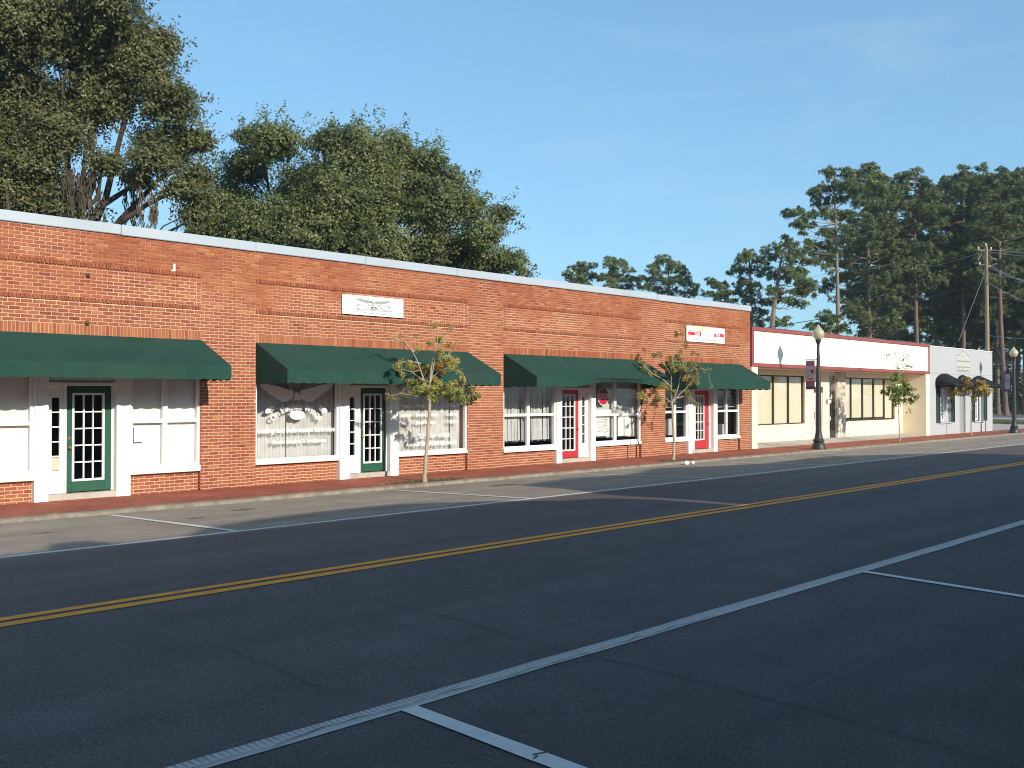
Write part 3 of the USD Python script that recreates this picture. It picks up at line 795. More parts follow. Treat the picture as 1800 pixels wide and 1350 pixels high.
# bay 4: dark red door, clear windows
w41 = shop_window(26.09, 27.41, 0.50, 0.60, 26.71, 1.49, label="clear window at the foot of the second sapling")
w42 = shop_window(29.19, 30.71, 0.50, 0.60, 29.88, 1.49, label="clear window at the right end of the brick front")
for w, a, b, s in ((w41, 26.15, 27.35, 4), (w42, 29.25, 30.65, 6)):
    mb = MB()
    for z in np.arange(1.62, 2.92, .05):
        mb.quad((a, WY + .20, z), (b, WY + .20, z), (b, WY + .235, z + .032), (a, WY + .235, z + .032))
    mb.put("slatted_blind", M["slat"], w)
MB().box(26.98, 27.2, WY + .5, WY + .9, .7, 1.25).box(30.25, 30.5, WY + .45, WY + .75, .62, 1.0).put("shop_fitting", M["slat"], w41)
knee(26.09, 27.41, 0.50); knee(29.19, 30.71, 0.50)
pilaster(27.41, 27.67); pilaster(28.95, 29.19)
entrance(27.67, 28.95, 27.95, (27.99, 28.88), 1)
sidelight(27.67, 27.92, 27.76, 27.84)
door(27.99, 28.88, M["red_paint"], False, open_left=(28.02, 28.60), lites=(.50, 2.05))

# ---- window lettering of the church front
LY = WY + 0.092


def arch_warp(cx, cz, R, width):
    def w(x, z):
        a = x / R
        return cx + (R + z) * np.sin(a), cz - R + (R + z) * np.cos(a)
    return w


def wing(sign=1, n=9):
    """Right wing as a shapely polygon, root near the origin, tip at upper right; unit width."""
    top = [(0.07, 0.02), (0.10, 0.15), (0.30, 0.175), (0.60, 0.235), (0.88, 0.262), (1.0, 0.262)]
    bot = []
    for k in range(n):
        t = k / (n - 1)
        x, z = 1.0 - 0.50 * t, 0.255 - 0.265 * t ** 0.75
        bot += [(x, z), (x - 0.035, z - 0.006)]
    bot += [(0.40, -0.05), (0.30, -0.055), (0.18, -0.02)]
    p = Polygon(top + bot).buffer(0)
    return p if sign > 0 else affinity.scale(p, -1, 1, origin=(0, 0))


def logo(mb, mbl, cx, cz, W, y, arch_mb, arch_h, line_mb=None):
    """Spread eagle over an arch of lettering, with an oval and two feathers. cx, cz: the eagle's breast; W: half span."""
    for s in (-1, 1):
        mb.poly(affinity.translate(affinity.scale(wing(s), W, 1.3 * W, origin=(0, 0)), cx, cz), y)
    head = unary_union([Point(0, .07).buffer(.075), Polygon([(-.06, .10), (-.125, .055), (-.10, .02), (-.04, .05)]), Polygon([(-.10, -.03), (.12, -.03), (.07, .07), (-.05, .07)])])
    mb.poly(affinity.translate(affinity.scale(head, W, W, origin=(0, 0)), cx, cz), y)
    ov = affinity.scale(Point(0, 0).buffer(1), .2 * W, .105 * W)
    mbl.poly(affinity.translate(ov, cx + .01, cz - .37 * W), y)
    for s in (-1, 1):
        f = affinity.rotate(affinity.scale(Point(0, 0).buffer(1), .14 * W, .06 * W), -s * 28)
        mbl.poly(affinity.translate(f, cx + s * .70 * W, cz - .24 * W), y)
    R = 1.05 * W
    if line_mb is not None:
        a = np.linspace(-.62, .62, 24)
        ln = LineString([(cx + 1.12 * R * math.sin(t), cz - .05 * W - 1.12 * R + 1.12 * R * math.cos(t)) for t in a]).buffer(.012 * W)
        line_mb.poly(ln, y)
    text(arch_mb, "On Eagles Wings", arch_h, 0, y, 0, bold=True, align="center", warp=arch_warp(cx, cz - .24 * W, .85 * W, 1))


mb = MB()
line = MB()
logo(mb, mb, 12.13, 1.95, 0.98, LY, mb, 0.125, line)
mb.put("lettering", M["letter_white"], w21)
mb = MB()
text(mb, "Healing and Deliverance Ministries", 0.098, 12.13, LY, 1.205, align="center", sx_=0.93)
mb.put("lettering", M["letter_white"], w21)
mb = MB()
text(mb, "Pastor Monica D. McGowan", 0.078, 12.20, LY, 0.965, align="center")
mb.put("lettering", M["letter_white"], w21)
line.put("arch_line", M["letter_line"], w21)
for z, a, b, c in ((1.74, "Sunday", "Sunday School", "10:00 AM"), (1.505, "Sunday", "Morning Worship", "1:00 PM"), (1.315, "Friday", "Pastor's Prayer", "7:00 PM")):
    mb = MB()
    text(mb, a, .075, 15.08, LY, z); text(mb, b, .075, 15.58, LY, z, sx_=.88); text(mb, c, .075, 16.62, LY, z, sx_=.9)
    mb.put("lettering", M["letter_white"], w22)
mb = MB()
text(mb, "912-514-6588", .105, 16.15, LY, .965, align="center")
mb.put("lettering", M["letter_white"], w22)
mb = MB()
text(mb, "A MINISTRY UNLIMITED IN ONE", .088, 16.12, LY, .77, align="center", sx_=.88)
mb.put("lettering", M["letter_white"], w22)

# ---- put the bricks down: the 300 that show largest one by one, the others as one part
allb = np.array(bricks)
knee_tone = rng.beta(2.2, 2.2, len(allb))
size = np.zeros(len(allb))
for i, b in enumerate(allb):
    u0, v0 = proj((b[0], b[2], b[3])); u1, v1 = proj((b[1], b[2], b[4]))
    vis = -5 < u0 < 1795 and (b[4] < 2.2 or b[3] > 3.2) and b[1] - b[0] > 0.18
    size[i] = (u1 - u0) * (v0 - v1) if vis else 0
order = np.argsort(-size)
top = set(order[:300].tolist())
patch = meshkit.fbm(np.stack([allb[:, 0] * .5, allb[:, 3] * .9, allb[:, 3] * 0], 1), 3, 4)
tone = np.clip(0.52 + 0.16 * rng.normal(0, 1, len(allb)) + 0.5 * (patch - 0.5), 0.02, 0.98)
tone[rng.random(len(allb)) < 0.014] = 0.97
rest = MB()
for i, b in enumerate(allb):
    if i in top:
        MB().box(b[0], b[1], b[2], b[2] + b[5], b[3], b[4], skip="k", tone=tone[i]).put("brick", M["brick"], bb, tones=True)
    else:
        rest.box(b[0], b[1], b[2], b[2] + b[5], b[3], b[4], skip="k", tone=tone[i])
rest.put("brickwork", M["brick"], bb, tones=True, kind="stuff")
rest = MB()
for b in lintel_bricks:
    t = float(np.clip(rng.normal(.62, .18), 0, 1))
    if 5.9 < b[0] < 18:
        MB().box(b[0], b[1], b[2], b[2] + b[5], b[3], b[4], skip="k", tone=t).put("lintel_brick", M["brick"], bb, tones=True)
    else:
        rest.box(b[0], b[1], b[2], b[2] + b[5], b[3], b[4], skip="k", tone=t)
rest.put("lintel_brickwork", M["brick"], bb, tones=True, kind="stuff")
rest = MB()
for b in row_bricks:
    rest.box(b[0], b[1], b[2], b[2] + b[5], b[3], b[4], skip="k", tone=float(np.clip(rng.normal(.40, .15), 0, 1)))
rest.put("panel_border_brickwork", M["brick"], bb, tones=True, kind="stuff")

# small fittings on the brick front
for (xx, zz) in ((7.47, 4.28), (7.46, 3.38)):
    MB().tm(trimesh.creation.icosphere(1, .045).apply_scale((1, .8, 1)).apply_translation((xx, WY - .02, zz))).put("iron_bolt", M["rust"], bb, smooth=True)
MB().box(9.16, 9.20, WY - .015, WY + .01, 4.47, 4.66).box(9.12, 9.20, WY - .012, WY + .01, 4.50, 4.54).put("broken_bracket", M["sign_white"], bb)
MB().tube([(24.18, WY + .075, .08), (24.18, WY + .075, .48), (24.20, WY - .02, .52), (24.22, WY - .02, .62)], .009, 8).put("drain_pipe", M["rust"], bb, smooth=40)

# ---------------------------------------------------------------- awnings
def green_awning(x0, x1, zf, zb, label, lift=None):
    """Canopy from the lintel down to the front bar, scalloped valance all round, side panels, bar frame."""
    zt, p = LIN0 + 0.005, 1.215
    yf, yw = WY - p, WY - 0.006
    t = thing("awning", label, "awning", group=None)
    n = 65
    xs = np.linspace(x0, x1, n)
    V, m = [], 9
    for x in xs:
        for k in range(m):
            s = k / (m - 1)
            edge = min(1.0, (x - x0) / .5, (x1 - x) / .5)
            sag = (-0.016 - 0.016 * abs(math.sin(math.pi * 4 * (x - x0) / (x1 - x0)))) * math.sin(math.pi * s) * edge + 0.004 * math.sin(x * 3.1) * math.sin(math.pi * s)
            V.append((x, yw + (yf - yw) * s, zt + (zf - zt) * s + sag))
    mb = MB().add(V, [(i * m + k, i * m + k + 1, (i + 1) * m + k + 1, (i + 1) * m + k) for i in range(n - 1) for k in range(m - 1)])
    mb.put("canopy", M["awning"], t, smooth=True)
    per = 0.262

    def val(s):
        return 0.028 * (abs(math.cos(math.pi * s / per)) ** 0.7)
    X = np.arange(x0, x1 + 1e-6, (x1 - x0) / round((x1 - x0) / per) / 8)
    V = []
    for x in X:
        up = lift(x) if lift else 0.0
        w = 0.006 * math.sin(x * 2.3) + 0.004 * math.sin(x * 7.1)
        zbot = zb + 0.03 - val(x - x0) + up
        V += [(x, yf - .004, zf - .001), (x, yf - .006 + w * .4 + up * .3, (zf + zbot) / 2), (x, yf - .004 + w + up * .5, zbot)]
    MB().add(V, [(3 * i + k, 3 * i + k + 1, 3 * i + 4 + k, 3 * i + 3 + k) for i in range(len(X) - 1) for k in range(2)]).put("valance", M["awning"], t, smooth=True)
    for x in (x0, x1):
        MB().add([(x, yw, zt), (x, yf, zf), (x, yw, zf)], [(0, 1, 2)]).put("side_panel", M["awning"], t)
        Y = np.linspace(yw, yf, 41)
        V = []
        for y in Y:
            V += [(x, y, zf - .001), (x + .006 * math.sin(y * 9), y, zb + .02 - val(yw - y))]
        MB().add(V, [(2 * i, 2 * i + 1, 2 * i + 3, 2 * i + 2) for i in range(40)]).put("side_valance", M["awning"], t, smooth=True)
    mb = MB().tube([(x0, yf + .012, zf - .014), (x1, yf + .012, zf - .014)], .013, 6).tube([(x0, yw - .02, zf - .014), (x1, yw - .02, zf - .014)], .013, 6)
    for x in np.linspace(x0 + .01, x1 - .01, 5):
        mb.tube([(x, yw, zf - .014), (x, yf + .012, zf - .014)], .012, 6).tube([(x, yw, zt - .03), (x, yf + .02, zf - .03)], .012, 6)
    mb.put("frame", M["dark_metal"], t)
    return t


green_awning(3.55, 9.77, 2.60, 2.32, "dark green awning over the first green door, cut off by the picture edge")
green_awning(11.04, 17.26, 2.565, 2.27, "dark green awning over the second green door and the eagle-lettered window")
green_awning(18.59, 24.79, 2.53, 2.255, "dark green awning over the bright red door, its valance rolled up in the middle",
             lambda x: 0.155 * max(0.0, math.sin(math.pi * min(max((x - 20.2) / 4.0, 0), 1))) ** 0.8)
green_awning(26.09, 30.71, 2.51, 2.235, "shortest green awning, at the right end over the dark red door")

# ---------------------------------------------------------------- signs on the brick front
t = thing("shop_sign", "white oblong sign with a grey eagle over the second awning", "sign")
MB().cbox(13.25, 15.06, WY - .05, WY - .024, 3.91, 4.365, .004).put("board", M["sign_white"], t)
SY = WY - .0515
g, d, ln, tx = MB(), MB(), MB(), MB()
cx, cz, W = 14.16, 4.21, 0.56
for s in (-1, 1):
    g.poly(affinity.translate(affinity.scale(wing(s), W, W * .55, origin=(0, 0)), cx, cz), SY)
    d.poly(affinity.translate(affinity.scale(LineString([(s * .07, .02), (s * .10, .15), (s * .3, .175), (s * .88, .262)]).buffer(.012), W, W * .55, origin=(0, 0)), cx, cz), SY - .001)
    d.poly(affinity.translate(affinity.scale(Point(s * .12, .04).buffer(.04), W, W * .55, origin=(0, 0)), cx, cz), SY - .001)
    f = affinity.rotate(affinity.scale(Point(0, 0).buffer(1), .05, .012), -s * 28)
    d.poly(affinity.translate(f, cx + s * .46, cz - .07), SY)
head = unary_union([Point(0, .07).buffer(.045), Polygon([(-.04, .09), (-.10, .06), (-.03, .05)])])
d.poly(affinity.translate(affinity.scale(head, W, W * .6, origin=(0, 0)), cx, cz - .02), SY)
ov = affinity.scale(Point(0, 0).buffer(1), .105, .03)
d.poly(affinity.translate(ov.difference(affinity.scale(Point(0, 0).buffer(1), .05, .01)), cx, cz - .115), SY)
text(tx, "On Eagles Wings", .052, 0, SY, 0, bold=False, align="center", warp=arch_warp(cx, cz - .06, .62, 1))
tx.put("lettering", M["sign_grey"], t)
tx = MB()
text(tx, "Healing and Deliverance Ministries", .05, 14.17, SY, 4.025, bold=False, align="center")
tx.put("lettering", M["sign_grey"], t)
tx = MB()
text(tx, "Pastor Monica D. McGowan", .038, 14.17, SY, 3.955, bold=False, align="center")
g.put("eagle_wings", M["sign_pale"], t); d.put("eagle_outline", M["sign_grey"], t); tx.put("lettering", M["sign_grey"], t)

t = thing("shop_sign", "white sign with yellow and red print and a phone number over the last awning", "sign")
bd = Polygon([(27.25, 3.853), (29.62, 3.853), (29.62, 4.378), (27.25, 4.378)]).buffer(-.05).buffer(.05)
MB().poly(bd, WY - .024, .028).put("board", M["sign_white"], t)
SY = WY - .0535
a, r2, k, wt = MB(), MB(), MB(), MB()
text(a, "SUNSET", .115, 28.20, SY, 4.235, align="center", sx_=1.25)
a.put("yellow_lettering", M["sign_yellow"], t)
r2.poly(Polygon([(27.33, 4.07), (29.55, 4.07), (29.55, 4.185), (27.33, 4.185)]), SY)
r2.put("red_band", M["sign_red"], t)
k.poly(Polygon([(27.33, 4.205), (28.12, 4.205), (28.12, 4.22), (27.33, 4.22)]), SY).poly(Polygon([(28.95, 4.205), (29.55, 4.205), (29.55, 4.217), (28.95, 4.217)]), SY)
k.poly(Polygon([(28.07, 4.03), (28.10, 4.03), (28.10, 4.22), (28.07, 4.22)]), SY - .002).poly(Polygon([(28.90, 4.02), (28.93, 4.02), (28.97, 4.22), (28.94, 4.22)]), SY - .002)
text(k, "912-576-6646", .085, 28.44, SY, 3.90, align="center", bold=False, sx_=1.35)
k.put("black_lettering", M["sign_black"], t)
wt.poly(Polygon([(28.10, 4.04), (28.90, 4.04), (28.94, 4.20), (28.10, 4.20)]), SY - .0035)
text(wt, "TAN", .085, 27.70, SY - .0035, 4.085, sx_=1.3); text(wt, "SPA", .085, 29.02, SY - .0035, 4.085, sx_=1.2)
wt.put("white_lettering", M["sign_white"], t)
rd = MB()
text(rd, "Lounge", .10, 28.5, SY - .007, 4.075, align="center", bold=False, sx_=1.2)
rd.put("red_lettering", M["sign_pale"], t)

# STOP sign hung inside the window beside the bright red door
t = thing("stop_sign", "red octagonal STOP sign hung in the window right of the bright red door", "sign")
oc = Polygon([(.285 * math.cos(math.pi / 8 + i * math.pi / 4), .285 * math.sin(math.pi / 8 + i * math.pi / 4)) for i in range(8)])
MB().poly(affinity.translate(oc, 22.98, 2.0), WY + .087, .004).put("rim", M["letter_white"], t)
MB().poly(affinity.translate(affinity.scale(oc, .93, .93), 22.98, 2.0), WY + .082, .004).put("plate", M["stop_red"], t)
mb = MB(); text(mb, "STOP", .155, 22.98, WY + .0775, 1.93, align="center", sx_=.9)
mb.put("lettering", M["letter_white"], t)

# ---------------------------------------------------------------- cream building with the recessed shop front
CX0, CX1, FY, RY = 31.425, 48.22, 18.30, 19.45
cb = thing("cream_building", "low cream shop building with a red-edged blank fascia over a recessed front", "building")
MB().box(CX0 + .02, CX1 - .02, FY + .02, FY + .30, 3.235, 4.415).put("fascia_panel", M["fascia"], cb)
MB().cbox(CX0 + .005, CX1 - .005, FY - .02, FY + .30, 3.095, 3.235, .01).put("fascia_band", M["red_trim"], cb)
MB().cbox(CX0 + .005, CX1 - .005, FY - .03, FY + .32, 4.415, 4.555, .01).put("fascia_band", M["red_trim"], cb)
MB().box(CX0 + .005, CX0 + .14, FY - .012, FY + .28, 3.236, 4.414).box(CX1 - .13, CX1 - .005, FY - .012, FY + .28, 3.236, 4.414).put("fascia_end_trim", M["red_trim"], cb)
mb = MB()
xs = np.linspace(CX0, CX1, 90)
mb.tube(np.stack([xs, np.full(90, FY - .02), 4.558 + .008 * np.sin(xs * 1.7) + rng.normal(0, .004, 90)], 1), .016, 6).put("roof_edge_flashing", M["roof"], cb)
MB().box(CX0 + .02, CX1 - .02, FY + .30, RY, 3.08, 3.2).put("soffit", M["soffit"], cb)
MB().box(CX0 + .02, CX1 - .02, FY + .3, 34, 4.2, 4.4).put("roof", M["roof"], cb)
MB().cbox(CX0 + .012, 31.86, FY + .0, RY, -.05, 3.094, .012).put("pilaster", M["cream"], cb)
MB().cbox(47.76, CX1 - .004, FY + .0, RY + .3, -.05, 3.094, .012).put("pilaster", M["cream"], cb)
V, F = [], []
for i, x in enumerate(np.linspace(31.861, 47.755, 14)):
    V += [(x, FY - .02, 0.082), (x, RY + .02, 0.20)]
MB().add(V, [(2 * i, 2 * i + 2, 2 * i + 3, 2 * i + 1) for i in range(13)]).put("entrance_slab", M["concrete"], cb)
MB().quad((33.3, FY + .9, .183), (33.34, FY + .9, .183), (35.42, FY - .015, .088), (35.36, FY - .015, .088)).put("slab_joint", M["crack"], cb)
wall = MB()
ops = [(33.66, 37.70, .86, 2.86), (38.50, 39.34, .20, 2.42), (39.92, 40.56, .20, 2.92), (41.42, 46.86, .88, 2.86)]
xe = 31.86
for a, b, z0, z1 in ops:
    wall.box(xe, a, RY, RY + .25, -.05, 3.1)
    if z0 > .3:
        wall.box(a, b, RY, RY + .25, -.05, z0)
    wall.box(a, b, RY, RY + .25, z1, 3.1)
    xe = b
wall.box(xe, 47.76, RY, RY + .25, -.05, 3.1)
wall.put("wall", M["cream"], cb)
MB().box(40.575, 41.405, RY - .05, RY - .002, .15, 3.09).put("stone_pier", M["stone"], cb)
MB().box(CX0, CX1, 34, 34.2, -.05, 4.4).box(CX1 - .2, CX1 - .004, RY + .3, 34, -.05, 4.4).put("side_wall", M["cream"], cb)
for (a, b, z0, z1), mull in ((ops[0], (33.95, 35.22, 36.45)), (ops[3], (42.24, 43.44, 44.63, 45.82))):
    mb = MB()
    frame_rect(mb, a, b, z0, z1, RY + .07, RY + .14, .05)
    for m in mull:
        mb.cbox(m - .025, m + .025, RY + .068, RY + .14, z0 + .05, z1 - .05, .006)
    w = mb.put("shop_window", M["bronze"], cb)
    e = [a + .05] + [v_ for m in mull for v_ in (m - .025, m + .025)] + [b - .05]
    for i in range(0, len(e), 2):
        MB().box(e[i], e[i + 1], RY + .10, RY + .105, z0 + .05, z1 - .05).put("pane", M["glass"], w)
        j = 0.0 if a < 40 else (.10 if i < 8 else .03)
        MB().box(e[i] + .01, e[i + 1] - .01, RY + .15, RY + .153, z0 + .05 + j, z1 - .02).put("blind", M["tan_blind"], w)
    MB().cbox(a - .02, b + .02, RY - .012, RY + .07, z0 - .03, z0 + .005, .006).put("sill", M["cream"], w)
    MB().box(a - .05, b + .05, RY + .26, RY + .27, z0 - .1, z1 + .1).put("shop_interior", M["dark"], w)
MB().box(37.46, 37.56, RY + .145, RY + .148, 1.22, 1.36).put("paper_notice", M["paper"], cb)
a, b, z0, z1 = ops[1]
MB().box(a, b, RY + .04, RY + .09, z0 + .06, 2.16).put("door", M["pink_door"], cb)
MB().box(a, b, RY + .05, RY + .08, 2.17, z1).box(a, b, RY + .05, RY + .1, z0, z0 + .055).put("transom", M["bronze"], cb)
MB().box(a + .06, a + .10, RY + .02, RY + .045, 1.02, 1.34).put("handle", M["dark_metal"], cb)
a, b, z0, z1 = ops[2]
mb = MB()
frame_rect(mb, a, b, z0, 2.26, RY + .05, RY + .1, .045)
mb.cbox(a, b, RY + .05, RY + .1, .46, .50, .004).cbox(a, b, RY + .05, RY + .1, 1.18, 1.23, .004).box(b - .14, b - .045, RY + .052, RY + .098, z0 + .05, 2.2)
dg = mb.put("glass_door", M["bronze"], cb)
MB().box(a + .045, b - .14, RY + .075, RY + .08, .5, 1.18).put("pane", M["glass"], dg)
MB().box(a + .045, b - .14, RY + .075, RY + .08, 1.23, 2.215).put("pane", M["glass"], dg)
MB().box(a + .045, b - .14, RY + .06, RY + .09, .25, .46).put("kick_plate", M["bronze"], dg)
MB().box(a, b, RY + .08, RY + .085, 2.27, z1).put("transom_pane", M["glass"], cb)
MB().box(a - .1, b + .1, RY + .27, RY + .28, 0, 3.1).put("shop_interior", M["dark"], cb)
r_ = np.random.default_rng(3)
mb = MB()
for k in range(9):
    x, z = r_.uniform(a + .06, b - .2), r_.choice([.62, .75, .95, 1.32, 1.5, 1.7, 1.9])
    mb.box(x, x + r_.uniform(.06, .14), RY + .12, RY + .122, z, z + r_.uniform(.08, .2))
mb.put("paper_notice", M["blind"], dg)
MB().box(39.55, 39.76, RY - .012, RY - .001, 1.66, 1.88).put("name_plate", M["banner_grey"], cb)

# ---------------------------------------------------------------- white building at the end of the row
wb = thing("white_building", "small white stucco building with three black arched awnings at the end of the row", "building")
WX0, WX1 = 48.27, 57.42
holes = [(49.66, 51.19, .70, 2.42), (52.38, 53.23, .10, 2.16), (54.53, 55.98, .68, 2.42)]
wall = MB()
xe = WX0
for a, b, z0, z1 in holes:
    wall.box(xe, a, WY, WY + .3, -.05, 4.47)
    wall.box(a, b, WY, WY + .3, -.05, z0).box(a, b, WY, WY + .3, z1, 4.47)
    xe = b
wall.box(xe, WX1, WY, WY + .3, -.05, 4.47)
wall.put("wall", M["grey_stucco"], wb)
MB().box(WX1 - .3, WX1 - .003, WY + .3, 33, -.05, 4.47).box(WX0, WX0 + .25, WY + .3, 33, -.05, 4.47).box(WX0, WX1, 33, 33.2, -.05, 4.47).put("side_wall", M["grey_stucco"], wb)
MB().box(WX0, WX1, WY + .3, 33, 4.1, 4.2).put("roof", M["roof"], wb)
MB().cbox(WX0 - .01, WX1 + .02, WY - .03, WY + .34, 4.472, 4.51, .008).put("coping", M["sign_white"], wb)
MB().box(WX0 + .01, WX1 - .01, WY - .006, WY, 3.145, 3.165).put("wall_joint", M["ghost"], wb)
for (a, b, z0, z1), s0, s1 in ((holes[0], (49.18, 49.65), (51.20, 51.60)), (holes[2], (54.14, 54.52), (55.99, 56.43))):
    mb = MB()
    m0, m1 = a + .05, a + 1.02
    frame_rect(mb, m0, m1, z0 + .03, z1 - .02, WY + .14, WY + .2, .1)
    ix, iz = np.linspace(m0 + .1, m1 - .1, 3), np.linspace(z0 + .13, z1 - .12, 5)
    mb.box(ix[1] - .018, ix[1] + .018, WY + .15, WY + .19, iz[0], iz[-1])
    for k in (1, 2, 3):
        mb.box(ix[0], ix[1] - .018, WY + .152, WY + .19, iz[k] - .016, iz[k] + .016).box(ix[1] + .018, ix[2], WY + .152, WY + .19, iz[k] - .016, iz[k] + .016)
    w = mb.put("window", M["white"], wb)
    for i in range(2):
        for k in range(4):
            MB().box(ix[i] + .018, ix[i + 1] - .018, WY + .17, WY + .175, iz[k] + .016, iz[k + 1] - .016).put("pane", M["glass"], w)
    MB().box(m1, b, WY + .13, WY + .2, z0, z1).put("window_cheek", M["grey_stucco"], w)
    MB().box(m0, m1, WY + .24, WY + .26, z0, z1).put("window_blind", M["blind"], w)
    MB().cbox(a - .06, b + .06, WY - .07, WY + .14, z0 - .07, z0 - .002, .01).put("sill", M["grey_stucco"], w)
    for p0, p1 in (s0, s1):
        mb = MB()
        frame_rect(mb, p0, p1, z0 - .02, 2.62, WY - .05, WY - .004, .05)
        for z in np.arange(z0 + .05, 2.55, .055):
            mb.quad((p0 + .05, WY - .012, z + .045), (p1 - .05, WY - .012, z + .045), (p1 - .05, WY - .04, z), (p0 + .05, WY - .04, z))
        mb.put("shutter", M["shutter"], wb)
a, b, z0, z1 = holes[1]
mb = MB().box(a, b, WY + .10, WY + .15, z0, z1)
for zz in ((.35, 1.0), (1.15, 1.95)):
    frame_rect(mb, a + .15, b - .15, zz[0], zz[1], WY + .085, WY + .102, .03)
mb.put("door", M["grey_door"], wb)
MB().tube([(56.22, WY - .03, .06), (56.22, WY - .03, .7)], .03, 8).put("drain_pipe", M["grey_door"], wb)
fs = thing("faded_sign", "faded grey peaked sign high on the white end building", "sign")
sh = Polygon([(51.95, 3.28), (53.85, 3.28), (53.98, 3.6), (53.9, 4.05), (53.55, 4.16), (53.2, 4.36), (52.9, 4.40), (52.55, 4.33), (52.25, 4.18), (51.9, 4.1), (51.88, 3.6)])
MB().poly(sh, WY - .001, .012).put("board", M["ghost_pale"], fs)
gm = MB()
for x0_, x1_, z0_, z1_ in ((52.0, 53.9, 3.80, 3.89), (51.95, 52.5, 3.95, 3.98), (51.95, 53.9, 3.50, 3.58), (52.1, 53.8, 3.30, 3.40), (52.4, 53.2, 4.10, 4.13), (52.2, 52.32, 3.4, 3.5)):
    gm.poly(Polygon([(x0_, z0_), (x1_, z0_ + .012), (x1_ - .03, z1_), (x0_ + .02, z1_ - .01)]), WY - .0135, .002)
gm.poly(LineString([(52.0, 4.12), (52.45, 4.2), (52.7, 4.33), (52.95, 4.38), (53.2, 4.33), (53.45, 4.2), (53.85, 4.1)]).buffer(.022), WY - .0135, .002)
gm.put("grey_print", M["ghost"], fs)
MB().poly(Polygon([(52.72, 3.44), (53.1, 3.44), (53.05, 3.58), (52.95, 3.66), (52.8, 3.6)]), WY - .0138, .003).poly(Polygon([(52.9, 3.72), (53.2, 3.73), (53.1, 3.78)]), WY - .0138, .003).put("tan_print", M["ghost_tan"], fs)


def arched_awning(x0, x1, zs, za, label):
    t = thing("arched_awning", label, "awning", group=None)
    n, m, p = 24, 10, 0.95
    V = []
    for i in range(n + 1):
        a = math.pi * i / n
        wx, wz = (x0 + x1) / 2 - (x1 - x0) / 2 * math.cos(a), zs + (za - zs) * math.sin(a)
        fx, fz = (x0 + x1) / 2 - (x1 - x0) / 2 * math.cos(a), zs - .10
        for k in range(m + 1):
            s = k / m
            V.append((wx + (fx - wx) * s, WY - .005 - p * s, wz + (fz - wz) * s))
    MB().add(V, [(i * (m + 1) + k, i * (m + 1) + k + 1, (i + 1) * (m + 1) + k + 1, (i + 1) * (m + 1) + k) for i in range(n) for k in range(m)]).put("canopy", M["black_canvas"], t, smooth=True)
    yf = WY - .005 - p
    MB().quad((x0, yf - .002, zs - .10), (x1, yf - .002, zs - .10), (x1, yf - .002, zs - .26), (x0, yf - .002, zs - .26)).put("valance", M["black_canvas"], t)
    for x in (x0, x1):
        MB().quad((x, WY - .005, zs), (x, yf, zs - .10), (x, yf, zs - .26), (x, WY - .005, zs - .16)).put("side_valance", M["black_canvas"], t)
    MB().tube([(x0, WY, zs - .12), (x0, yf, zs - .12), (x1, yf, zs - .12), (x1, WY, zs - .12)], .012, 6).put("frame", M["dark_metal"], t)


arched_awning(49.08, 51.66, 2.70, 3.17, "black arched awning over the left window of the white end building")
arched_awning(51.95, 53.72, 2.70, 3.13, "black arched awning over the grey door of the white end building")
arched_awning(54.06, 56.50, 2.70, 3.12, "black arched awning over the right window of the white end building")

# ---------------------------------------------------------------- lamp posts with banners
lp = thing("lamp_post", "dark lamp post with pale globe and grey and red banner, before the cream building", "lamp post", (33.32, 16.66, 0.072))
MB().lathe([(0, 0), (.265, 0), (.265, .05), (.25, .09), (.235, .16), (.20, .225), (.165, .25), (.185, .275), (.205, .30), (.205, .335), (.17, .36), (.145, .42), (.125, .52), (.112, .62), (.112, .66), (.102, .67)], 0, 0, 24).put("base", M["dark_metal"], lp, smooth=35)
MB().lathe([(.100, .66), (.108, .9), (.104, 1.4), (.095, 2.0), (.085, 2.6), (.072, 3.1), (.055, 3.5), (.048, 3.7), (.052, 3.74), (.047, 3.78), (.060, 3.86), (.085, 3.93), (.105, 3.98), (.108, 4.02), (.06, 4.03), (0, 4.03)], 0, 0, 20).put("post", M["dark_metal"], lp, smooth=35)
gz = 4.205
prof = [(.085, 4.02), (.13, 4.05), (.185, 4.12), (.215, 4.20), (.215, 4.27), (.19, 4.34), (.145, 4.395), (.10, 4.43), (.085, 4.445), (.095, 4.455), (.085, 4.47), (.06, 4.49), (.05, 4.52), (.03, 4.545), (.02, 4.565), (0, 4.58)]
MB().lathe(prof, 0, 0, 24).put("lamp_globe", M["globe"], lp, smooth=40)


